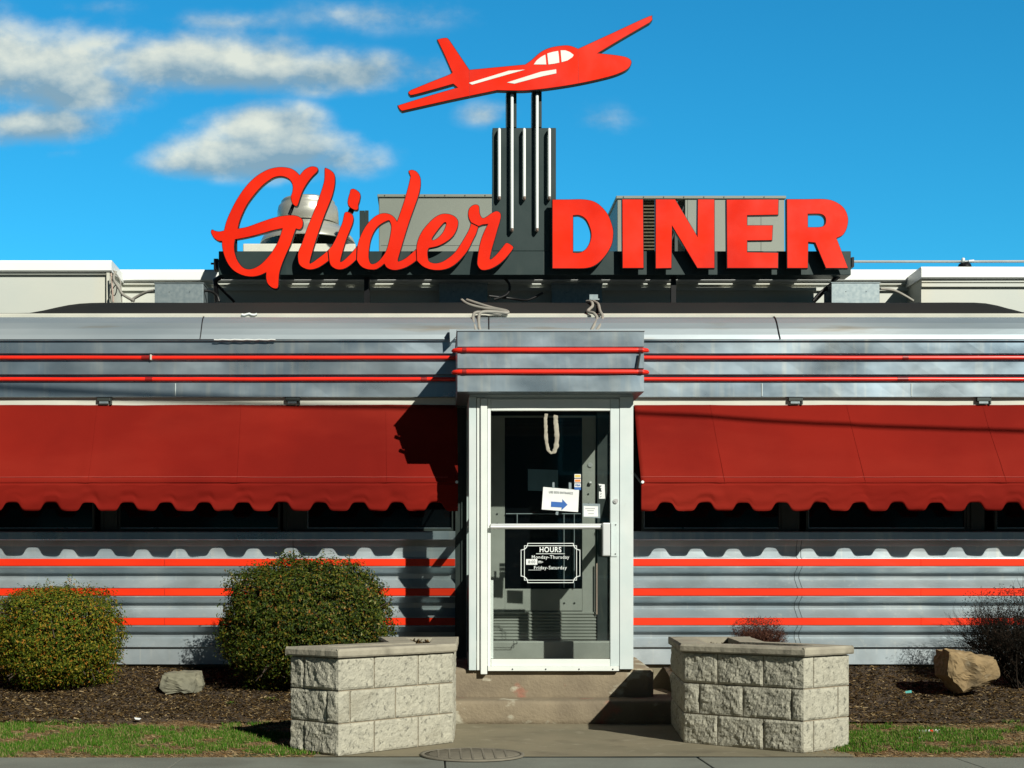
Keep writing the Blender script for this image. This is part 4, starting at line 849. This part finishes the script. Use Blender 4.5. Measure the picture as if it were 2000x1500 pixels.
# outlines at ground level: metres, counter-clockwise
PA, PB, PC_, PD = (-.926, 9.19), (-.599, 8.87), (.120, 9.63), (.150, 10.80)
PE, PF = (-.40, 10.80), (-.30, 9.86)
planter('block_planter', [PB, PC_, PD, PE, PF, PA], 'split-face block planter left of the walkway, its sunlit long side facing right',
        {0: [[.31, .71], [.10, .50, .91], [.31, .71]], 5: [[.13, .44], [.35], [.13, .44]], 1: [[.3, .7, 1.0], [.1, .5, .9]]}, 1.0, 0)
QA, QB, QC, QD, QE, QF = (1.671, 9.63), (2.32, 9.03), (2.70, 9.36), (2.27, 9.95), (2.36, 10.85), (1.79, 10.85)
planter('block_planter', [QA, QB, QC, QD, QE, QF], 'split-face block planter right of the walkway, its shaded long side facing left',
        {0: [[.26, .60], [.12, .45, .80], [.26, .60]], 1: [[.11], [.38], [.11]], 5: [[.3, .7], [.1, .5, .9]]}, 2.0, 0)

# ================================================================== shrubs
def leafball(b, c, rad, n, ls, seed, shape, droop=.3, shell=.72, asp=.42):
    rnd = random.Random(seed); k = 0
    while k < n:
        u = rnd.uniform(-1, 1); th = rnd.uniform(0, 2*math.pi); s_ = math.sqrt(1-u*u)
        dr = Vector((s_*math.cos(th), s_*math.sin(th), u))
        if dr.y > .55 and rnd.random() < .7: continue
        rr_ = shape(dr, noise.noise(dr*2.2+Vector((seed, 0, 0)))*.18+noise.noise(dr*6+Vector((0, seed, 0)))*.09+noise.noise(dr*14+Vector((0, seed, 0)))*.05)
        f_ = 1-(1-shell)*rnd.random()**1.7
        if rnd.random() < .07: f_ = 1+rnd.random()*.085
        hole = noise.noise(dr*9+Vector((seed*3, 1, 0)))
        if hole > .33 and f_ > .9: f_ -= .12
        p = Vector((dr.x*rad[0], dr.y*rad[1], dr.z*rad[2]))*rr_*f_+Vector(c)
        if p.z < c[2]-rad[2]*.98: continue
        k += 1
        l_ = ls*rnd.uniform(.6, 1.25); w_ = l_*asp
        nrm = (dr+Vector((rnd.uniform(-1, 1), rnd.uniform(-1, 1), rnd.uniform(-.6, 1)))*.9).normalized()
        ax = nrm.cross(Vector((rnd.uniform(-1, 1), rnd.uniform(-1, 1), rnd.uniform(-1, 1)))).normalized(); bx_ = nrm.cross(ax)
        b.add([p-ax*l_*.5, p+bx_*w_*.5+nrm*l_*.08, p+ax*l_*.5, p-bx_*w_*.5+nrm*l_*.08], [(0, 1, 2, 3)])
def stems(b, base, tips, r0):
    for t in tips:
        m_ = (Vector(base)+Vector(t))/2+Vector((random.uniform(-.04, .04), random.uniform(-.04, .04), .03))
        b.tube([base, m_, t], [r0, r0*.7, r0*.3], 0, 6)
def shrub(name, label, c, rad, n, ls, seed, m, shape, sprigs=14):
    T = thing(name, label, 'shrub', (c[0], c[1], mulchz(c[0], c[1])-.03))
    b = MB(); leafball(b, c, rad, n, ls, seed, shape)
    leafball(b, c, (rad[0]*.82, rad[1]*.82, rad[2]*.82), n//4, ls*1.5, seed+40, shape, shell=.45)
    rnd = random.Random(seed+5)
    for _ in range(sprigs):                                     # sprigs that stick out of the clipped outline
        th = rnd.uniform(-2.9, .3); u = rnd.uniform(.15, .98); s_ = math.sqrt(1-u*u); dr = Vector((s_*math.cos(th), s_*math.sin(th)*.8, u))
        p0 = Vector((dr.x*rad[0], dr.y*rad[1], dr.z*rad[2]))*.95+Vector(c); ln = rnd.uniform(.04, .12); dv = (dr*.4+Vector((rnd.uniform(-.3, .3), rnd.uniform(-.3, .3), 1))).normalized()
        for q in range(int(ln/.008)):
            p = p0+dv*(q*.008); nrm = Vector((rnd.uniform(-1, 1), rnd.uniform(-1, 1), rnd.uniform(-.2, 1))).normalized(); ax = (nrm.cross(dv)+dv*.5).normalized(); bx_ = nrm.cross(ax); l_ = ls*.9
            b.add([p, p+ax*l_*.5+bx_*l_*.2, p+ax*l_, p+ax*l_*.5-bx_*l_*.2], [(0, 1, 2, 3)])
    b.build('foliage', m, T)
    part('stems', 'bark', T, lambda bb: stems(bb, (c[0], c[1], T.location.z-.02), [(c[0]+rad[0]*.8*math.cos(a)*rnd.uniform(.4, 1), c[1]+rad[1]*.7*math.sin(a)*rnd.uniform(.4, 1), c[2]+rad[2]*rnd.uniform(-.1, .75)) for a in [i*.39 for i in range(16)]], .014))
    part('inner_twigs', 'bark', T, lambda bb: [bb.tube([Vector(c)+Vector((rnd.gauss(0, .33)*rad[0], rnd.gauss(0, .33)*rad[1], rnd.uniform(-.8, .6)*rad[2])), Vector(c)+Vector((rnd.uniform(-.75, .75)*rad[0], rnd.uniform(-.75, .5)*rad[1], rnd.uniform(-.8, .75)*rad[2]))], .004, 0, 4) for _ in range(160)])
    return T
def sh_round(dr, nn):
    q = 1+nn; 
    p = (abs(dr.x)**3.3+abs(dr.y)**2.8+abs(dr.z)**3.3)**(1/3.3); return q/p*.90
def sh_mush(dr, nn):
    p = (abs(dr.x)**3.2+abs(dr.y)**2.8+abs(dr.z)**3.2)**(1/3.2)
    k = 1-.20*max(0, -dr.z-.1); return (1+nn)/p*.91*k
d1 = 11.3
shrub('clipped_shrub', 'rounded golden green shrub with reddish leaf tips at the left edge of the photo', (X(98, d1), 11.45, Z(1246, d1)), (.555, .50, .425), 38000, .025, 3, 'leaf_gold', sh_round, 60)
d2 = 11.2
shrub('clipped_shrub', 'large dark green shrub behind the left block planter', (X(594, d2), 11.38, Z(1226, d2)), (.70, .60, .565), 58000, .028, 9, 'leaf_green', sh_mush, 80)
# bare shrubs
def bare(name, label, base, n, spread, height, m, seed, r_=.004, lean=0, depth=3):
    rnd = random.Random(seed); b = MB()
    def grow(p, dv, ln, r0, lev):
        q = p+dv*ln*.5+Vector((rnd.uniform(-.02, .02),)*3); e = p+dv*ln
        b.tube([p, q, e], [r0, r0*.8, r0*.55], 0, 4, False)
        if lev <= 0: return
        for _ in range(rnd.choice((2, 3, 3))):
            nd = (dv+Vector((rnd.uniform(-1, 1), rnd.uniform(-1, 1), rnd.uniform(-.5, .6)))*.62).normalized()
            grow(p+dv*ln*rnd.uniform(.45, 1), nd, ln*rnd.uniform(.5, .8), r0*.6, lev-1)
    for k in range(n):
        a = rnd.uniform(0, 6.283); s_ = rnd.random()**.5
        dv = Vector((math.cos(a)*s_*spread+lean, math.sin(a)*s_*spread*.8, 1)).normalized()
        grow(Vector(base)+Vector((rnd.uniform(-.06, .06), rnd.uniform(-.05, .05), 0)), dv, height*rnd.uniform(.32, .45), r_, depth)
    T = thing(name, label, 'shrub', base); b.build('branches', m, T); return b, T
bb, T1 = bare('twiggy_shrub', 'small round reddish brown twiggy shrub behind the right block planter', (X(1482, 11.3), 11.3, Z(1290, 11.3)), 90, 1.1, .34, 'twig_red', 21, .0035, 0, 4)
lf = MB(); leafball(lf, (X(1482, 11.3), 11.3, Z(1240, 11.3)), (.225, .19, .15), 5200, .014, 31, sh_round, shell=.35); lf.build('foliage', 'twig_red', T1)
bb, T2 = bare('twiggy_shrub', 'dark leafless shrub at the right edge of the photo', (X(1995, 11.4), 11.40, mulchz(4.6, 11.4)-.02), 95, 1.0, .86, 'twig_dark', 22, .006, -.10, 4)

lf = MB(); leafball(lf, (X(1995, 11.4), 11.42, Z(1232, 11.4)), (.46, .34, .36), 9000, .018, 33, sh_round, shell=.25); lf.build('foliage', 'twig_dark', T2)
# ================================================================== boulders
def boulder(name, outline, d, depth, m, label, seed):
    """faceted stone: an uneven hull grown from an outline, with real thickness"""
    bm = bmesh.new(); n = len(outline); rnd = random.Random(seed); cx_ = sum(p[0] for p in outline)/n; cy_ = sum(p[1] for p in outline)/n
    for (k, dd) in ((1.0, 0.30), (.86, .0), (.93, .75), (.5, 1.0), (.45, -.06)):
        for (px_, py_) in outline:
            q = P(cx_+(px_-cx_)*k, cy_+(py_-cy_)*k, d); q.y = d+depth*dd+rnd.uniform(-.02, .02); bm.verts.new(q)
    bmesh.ops.convex_hull(bm, input=bm.verts[:])
    for v in [v for v in bm.verts if not v.link_faces]: bm.verts.remove(v)
    bmesh.ops.triangulate(bm, faces=bm.faces[:]); 
    bmesh.ops.subdivide_edges(bm, edges=bm.edges[:], cuts=5, use_grid_fill=True)
    for v in bm.verts:
        v.co += Vector((noise.noise(v.co*5+Vector((seed, 0, 0))), noise.noise(v.co*5+Vector((0, seed, 0))), noise.noise(v.co*5)))*.016
        v.co += (v.co-Vector((X(cx_, d), d+depth*.4, Z(cy_, d)))).normalized()*(-.050*abs(noise.noise(Vector((v.co.x*7+seed, v.co.y*7, v.co.z*3))))-.018*abs(noise.noise(v.co*22)))
    b = MB(); b.bm(bm, 0, False); return tag(b.build(name, m), label, 'boulder')
boulder('boulder', [(1848, 1268), (1905, 1272), (1955, 1284), (1968, 1322), (1930, 1340), (1880, 1361), (1874, 1338), (1843, 1322), (1842, 1290)], 10.95, .36, 'rock_tan', 'large angular tan boulder on the mulch near the right edge', 3)
boulder('boulder', [(312, 1315), (330, 1310), (390, 1312), (396, 1340), (388, 1360), (322, 1360), (306, 1345)], 11.15, .30, 'rock_grey', 'low flat-topped grey green boulder between the two clipped shrubs', 5)

# ================================================================== mulch chips and grass (uncountable)
def chips(x0, x1, n, seed):
    rnd = random.Random(seed); b = MB()
    for _ in range(n):
        x = rnd.uniform(x0, x1); y = 10.2+1.95*rnd.random(); z = mulchz(x, y)+rnd.random()*.010
        if y < 10.35 and rnd.random() < .6: continue
        e = Euler((rnd.uniform(-.6, .9), rnd.uniform(-.5, .5), rnd.uniform(0, 6.3))).to_matrix(); l_, w_ = rnd.uniform(.005, .020), rnd.uniform(.002, .0055)
        b.add([(e @ Vector(q))+Vector((x, y, z)) for q in ((-l_, -w_, 0), (l_, -w_*.6, 0), (l_*.9, w_, 0), (-l_*.8, w_, 0))], [(0, 1, 2, 3)])
    return tag(b.build('mulch_chips', 'chips'), None, None, None, 'stuff')
chips(-3.9, .0, 38000, 1); chips(1.97, 5.2, 25000, 2)
def grass(x0, x1, n, seed, m='blade', hmin=.010, hmax=.034, cov=-.12, yr=(8.84, 10.45)):
    rnd = random.Random(seed); b = MB(); k = 0
    while k < n:
        x = rnd.uniform(x0, x1); y = rnd.uniform(*yr); k += 1
        c_ = noise.noise((x*1.6, y*2.6, 2))+.7*noise.noise((x*5, y*7, 3))+.3*noise.noise((x*15, y*15, 5))
        if m == 'blade' and (c_ < -.16+.55*max(0, (y-9.75)/.6)+.8*max(0, (9.08-y)/.2)): continue
        if m == 'straw' and rnd.random() < .35 and y > 9.1 and c_ > .05: continue
        h = rnd.uniform(hmin, hmax); a = rnd.uniform(0, 6.283); w_ = rnd.uniform(.0015, .003); ln = rnd.uniform(0, .6 if m == 'blade' else 2.2)
        z = lawnz(x, y)-.004; c1, s1 = math.cos(a), math.sin(a)
        l2 = h*ln*.8; tz = h*(1 if m == 'blade' else .35)
        b.add([(x-s1*w_, y+c1*w_, z), (x+s1*w_, y-c1*w_, z), (x+c1*l2*.35+s1*w_*.7, y+s1*l2*.35-c1*w_*.7, z+tz*.6), (x+c1*l2, y+s1*l2, z+tz)], [(0, 1, 2, 3)])
    return tag(b.build('grass', m), None, None, None, 'stuff')
grass(-3.4, -.55, 78000, 4); grass(2.55, 4.4, 46000, 6)
grass(-3.4, -.55, 42000, 5, 'straw', .012, .04); grass(2.35, 4.4, 30000, 7, 'straw', .012, .04)
def weed(px, py, d, sz, label, seed):
    rnd = random.Random(seed); p = P(px, py, d); b = MB()
    for _ in range(60):
        a = rnd.uniform(0, 6.28); r_ = rnd.random()*sz; q = p+Vector((math.cos(a)*r_, math.sin(a)*r_, rnd.uniform(0, sz*.5))); l_ = .018
        u = Vector((math.cos(a), math.sin(a), rnd.uniform(-.1, .7))).normalized(); v = u.cross(Vector((0, 0, 1))).normalized()
        b.add([q, q+u*l_*.5+v*l_*.25, q+u*l_, q+u*l_*.5-v*l_*.25], [(0, 1, 2, 3)])
    tag(b.build('weed', 'blade'), label, 'weed')
weed(405, 1388, 10.75, .045, 'tiny green weed in the mulch nearest the grass, left of the block planter', 1)
weed(530, 1368, 10.85, .05, 'small green weed at the foot of the large dark shrub', 2)
weed(450, 1376, 10.80, .035, 'small green weed midway along the front of the large dark shrub', 3)
weed(1932, 1404, 10.5, .045, 'small green weed in the mulch in front of the tan boulder', 4)
weed(1690, 1452, 9.25, .07, 'leafy green tuft against the right block planter', 5)

# ================================================================== small things
MH = thing('manhole_cover', 'round rusty cast iron cover set in the sidewalk beside the left block planter', 'manhole cover', (X(922, 8.95), 8.93, .0))
mc = (X(922, 8.95), 8.93, 0)
part('rim', 'iron', MH, lambda b: b.lathe([(.325, .002), (.325, .012), (.30, .013), (.30, .006)], mc, 56))
part('lid', 'iron', MH, lambda b: (b.lathe([(.297, .004), (.297, .010), (.001, .010)], mc, 56), [b.box(mc[0]-math.sqrt(max(.001, .27**2-(k*.055)**2)), mc[0]+math.sqrt(max(.001, .27**2-(k*.055)**2)), mc[1]+k*.055-.006, mc[1]+k*.055+.006, .0105, .0125) for k in range(-4, 5)],
     [b.box(mc[0]+k*.07-.006, mc[0]+k*.07+.006, mc[1]-math.sqrt(max(.001, .27**2-(k*.07)**2)), mc[1]+math.sqrt(max(.001, .27**2-(k*.07)**2)), .0128, .0140) for k in range(-3, 4)]))
lt = thing('litter', 'crumpled white and red wrapper on the grass near the right edge', 'litter', P(1815, 1428, 9.9))
part('wrapper', 'paper', lt, lambda b: b.add([P(1795+k*3.3, 1425+(k % 2)*3-.6*k*.2, 9.9+.01*(k % 3)) for k in range(13)]+[P(1796+k*3.3, 1432-(k % 2)*2, 9.87) for k in range(13)], [(k, k+1, 14+k, 13+k) for k in range(12)]))
part('print', 'red', lt, lambda b: b.add([P(1816, 1425.5, 9.862), P(1823, 1425.5, 9.862), P(1822, 1431, 9.862), P(1817, 1430, 9.862)], [(0, 1, 2, 3)]))
tag(MB().add([P(1789, 1443, 9.6), P(1801, 1441, 9.62), P(1802, 1446, 9.58), P(1790, 1447, 9.57), P(1795, 1440, 9.62)], [(0, 1, 2, 3), (0, 4, 1)]).build('litter', 'paper'), 'small white paper scrap on the grass below the crumpled wrapper', 'litter')
tag(MB().add([P(1768, 1350, 10.9), P(1780, 1348, 10.92), P(1781, 1353, 10.88), P(1769, 1354, 10.87)], [(0, 1, 2, 3)]).build('litter', 'teal'), 'tiny teal plastic scrap on the mulch right of the block planter', 'litter')
tag(MB().add([P(262, 1401, 10.3), P(276, 1403, 10.3), P(272, 1406, 10.27), P(264, 1405, 10.27)], [(0, 1, 2, 3)]).build('litter', 'paper'), 'tiny pale scrap where the mulch meets the grass, under the grey boulder', 'litter')

# ---- things stuck to the door glass
DG = DV+.029
def quad(name, m, par, c4, d, th=.001, dd=0):
    vs = [Vector(((px-CX)*d/F, d, H+(CY-py)*d/F)) for (px, py) in c4]
    b = MB(); b.add(vs+[v+Vector((0, th, 0)) for v in vs], [(0, 1, 2, 3), (7, 6, 5, 4), (0, 4, 5, 1), (1, 5, 6, 2), (2, 6, 7, 3), (3, 7, 4, 0)]); return b.build(name, m, par)
N1 = thing('paper_notice', 'tilted white paper with a blue arrow taped inside the door glass', 'notice', P(1096, 1000, DG))
quad('sheet', 'paper', N1, [(1061, 951), (1131, 957), (1129, 1000), (1058, 995)], DG-.001)
quad('tape', 'galv', N1, [(1079, 942), (1083, 942), (1083, 953), (1079, 953)], DG-.0025); quad('tape', 'galv', N1, [(1111, 942), (1116, 943), (1116, 956), (1111, 955)], DG-.0025); quad('tape', 'galv', N1, [(1086, 999), (1091, 999), (1090, 1006), (1085, 1005)], DG-.0025)
text('lettering', 'USE SIDE ENTRANCE', 'ink', N1, X(1095.5, DG), Z(962.5, DG), DG-.0026, .0245, 0, rotz=-.055, squash=.82)
flat('arrow', [wl([(1076.5, 979.5), (1098, 981), (1098.5, 975), (1108.5, 986), (1096.5, 996.5), (1097, 991), (1076, 990)], DG)], DG-.0035, DG-.002, 'blue', N1)
N2 = thing('opening_hours_decal', 'white vinyl opening hours lettering in a notched double frame on the lower door glass', 'decal', P(1075, 1138, DG))
def hoursframe(x0_, x1_, y0_, y1_, c, w_):
    def ring(k):
        a, b_, e, f_ = x0_+k, x1_-k, y0_+k, y1_-k; q = []
        def arc(cx_, cy_, a0, a1):
            return [(cx_+c*math.cos(math.radians(a0+(a1-a0)*i/6)), cy_+c*math.sin(math.radians(a0+(a1-a0)*i/6))) for i in range(7)]
        q += arc(a, e, 90, 0); q += arc(b_, e, 180, 90); q += arc(b_, f_, 270, 180); q += arc(a, f_, 360, 270); return q
    return [wl(ring(0), DG), wl(ring(w_), DG)]
flat('frame', hoursframe(1017.2, 1133.2, 1060.6, 1138.6, 13, 1.2), DG-.003, DG-.001, 'vinyl', N2)
def ring2(a, b_, e, f_, w_): return [wl([(a, e), (b_, e), (b_, f_), (a, f_)], DG), wl([(a+w_, e+w_), (b_-w_, e+w_), (b_-w_, f_-w_), (a+w_, f_-w_)], DG)]
flat('frame', ring2(1023.6, 1126.6, 1065.4, 1133.6, 1.1), DG-.0045, DG-.0032, 'vinyl', N2)
text('lettering', 'HOURS', 'vinyl', N2, X(1074.8, DG), Z(1074, DG), DG-.005, .058, .0012, squash=.92)
quad('underline', 'vinyl', N2, [(1047, 1081), (1103, 1081), (1103, 1082), (1047, 1082)], DG-.005)
text('lettering', 'Monday-Thursday', 'vinyl', N2, X(1074.8, DG), Z(1088.3, DG), DG-.005, .038, .0002, squash=1.05)
text('lettering', 'm-', 'vinyl', N2, X(1056, DG), Z(1097, DG), DG-.005, .036, .0008)
text('lettering', 'Friday-Saturday', 'vinyl', N2, X(1074.6, DG), Z(1109, DG), DG-.005, .038, .0002, squash=1.05)
quad('underline', 'vinyl', N2, [(1032, 1113), (1057, 1113), (1057, 1113.6), (1032, 1113.6)], DG-.005)
N3 = thing('hours_slip', 'small white paper slip with pencilled digits stuck over the opening hours', 'label', P(1039, 1103, DG))
quad('slip', 'paper', N3, [(1027.5, 1092), (1049.5, 1092), (1049.5, 1103), (1027.5, 1103)], DG-.008)
text('lettering', '8:00', 'ink', N3, X(1038.5, DG), Z(1097.7, DG), DG-.009, .032, 0)
N4 = thing('card_notice', 'small cream card with faint typed lines right of the arrow notice', 'notice', P(1154, 1011, DG))
quad('sleeve', 'galv', N4, [(1138, 983), (1172, 984), (1172, 1012), (1138, 1010)], DG-.001)
quad('card', 'paper', N4, [(1140, 988), (1168, 989), (1168, 1009), (1140, 1009)], DG-.0025)
for (a, c_, y_) in ((1143, 1162, 993), (1147, 1160, 997), (1149, 1160, 1003)): quad('typed_line', 'ink', N4, [(a, y_), (c_, y_), (c_, y_+.8), (a, y_+.8)], DG-.0036)
for k, (y_, ms, lab) in enumerate(((926, ('yellow', 'paper'), 'topmost payment sticker, white over yellow, on the inner glass'), (935, ('orange', 'blue'), 'orange and blue payment sticker, second from top of the column'), (944, ('paper', 'ink'), 'white payment sticker with blue letters, third from top of the column'), (951.5, ('blue', 'blue'), 'plain light blue payment sticker at the bottom of the column'))):
    T = thing('payment_sticker', lab, 'sticker', P(1128, y_+8, DG), 'column of card payment stickers on the door glass')
    quad('backing', 'paper' if k != 3 else 'blue', T, [(1122, y_), (1134.5, y_), (1134.5, y_+7.4-(k == 3)*2), (1122, y_+7.4-(k == 3)*2)], DG-.001)
    if k < 2: quad('print', ms[0], T, [(1123, y_+1.4), (1133.5, y_+1.4), (1133.5, y_+6), (1123, y_+6)], DG-.0022)
    if k == 2: text('lettering', 'VISA', 'blue', T, X(1128.2, DG), Z(y_+3.8, DG), DG-.003, .020, .0005)
tag(quad('poster', 'paper_blue', None, [(1031, 916), (1090, 918), (1090, 960), (1031, 958)], DI+.010), 'plain slate blue paper on the inner door glass', 'poster')
# residue loop
rnd = random.Random(3); pts = [(1067, 808), (1065, 822), (1066, 838), (1066, 852), (1068, 868), (1071, 880), (1076, 885), (1082, 883), (1086, 872), (1088, 855), (1086.5, 838), (1085, 822), (1085.5, 808)]
q = []; rr2 = []
for i in range(len(pts)-1):
    for k in range(5):
        t = k/5; q.append(P(pts[i][0]*(1-t)+pts[i+1][0]*t+rnd.uniform(-.4, .4), pts[i][1]*(1-t)+pts[i+1][1]*t, DG-.004)); rr2.append((.014 if i < 5 else .010 if i < 7 else .019)*rnd.uniform(.85, 1.15))
b = MB().tube(q, rr2, 0, 8)
b.v = [(v[0], DG-.004+(v[1]-DG+.004)*.2, v[2]) for v in b.v]
tag(b.build('adhesive_residue', 'tape'), 'beige U-shaped strip of old adhesive at the top of the door glass', 'adhesive strip')
st = thing('peeling_sticker', 'torn white sticker peeling off right of the lock rail inside the vestibule', 'sticker', P(1176, 975, 11.3))
quad('backing', 'paper', st, [(1169, 945), (1181, 946), (1181.5, 960), (1182, 975), ][:4], DG-.001)
quad('backing', 'paper', st, [(1170, 960), (1180, 960.5), (1181, 974), (1170, 974)], DG-.0022)
for k in range(5): quad('print', 'ink', st, [(1171+(k*7) % 6, 948+k*5), (1175+(k*5) % 5, 948+k*5), (1174+(k*5) % 5, 951+k*5), (1171+(k*3) % 4, 951+k*5)], DG-.0034)
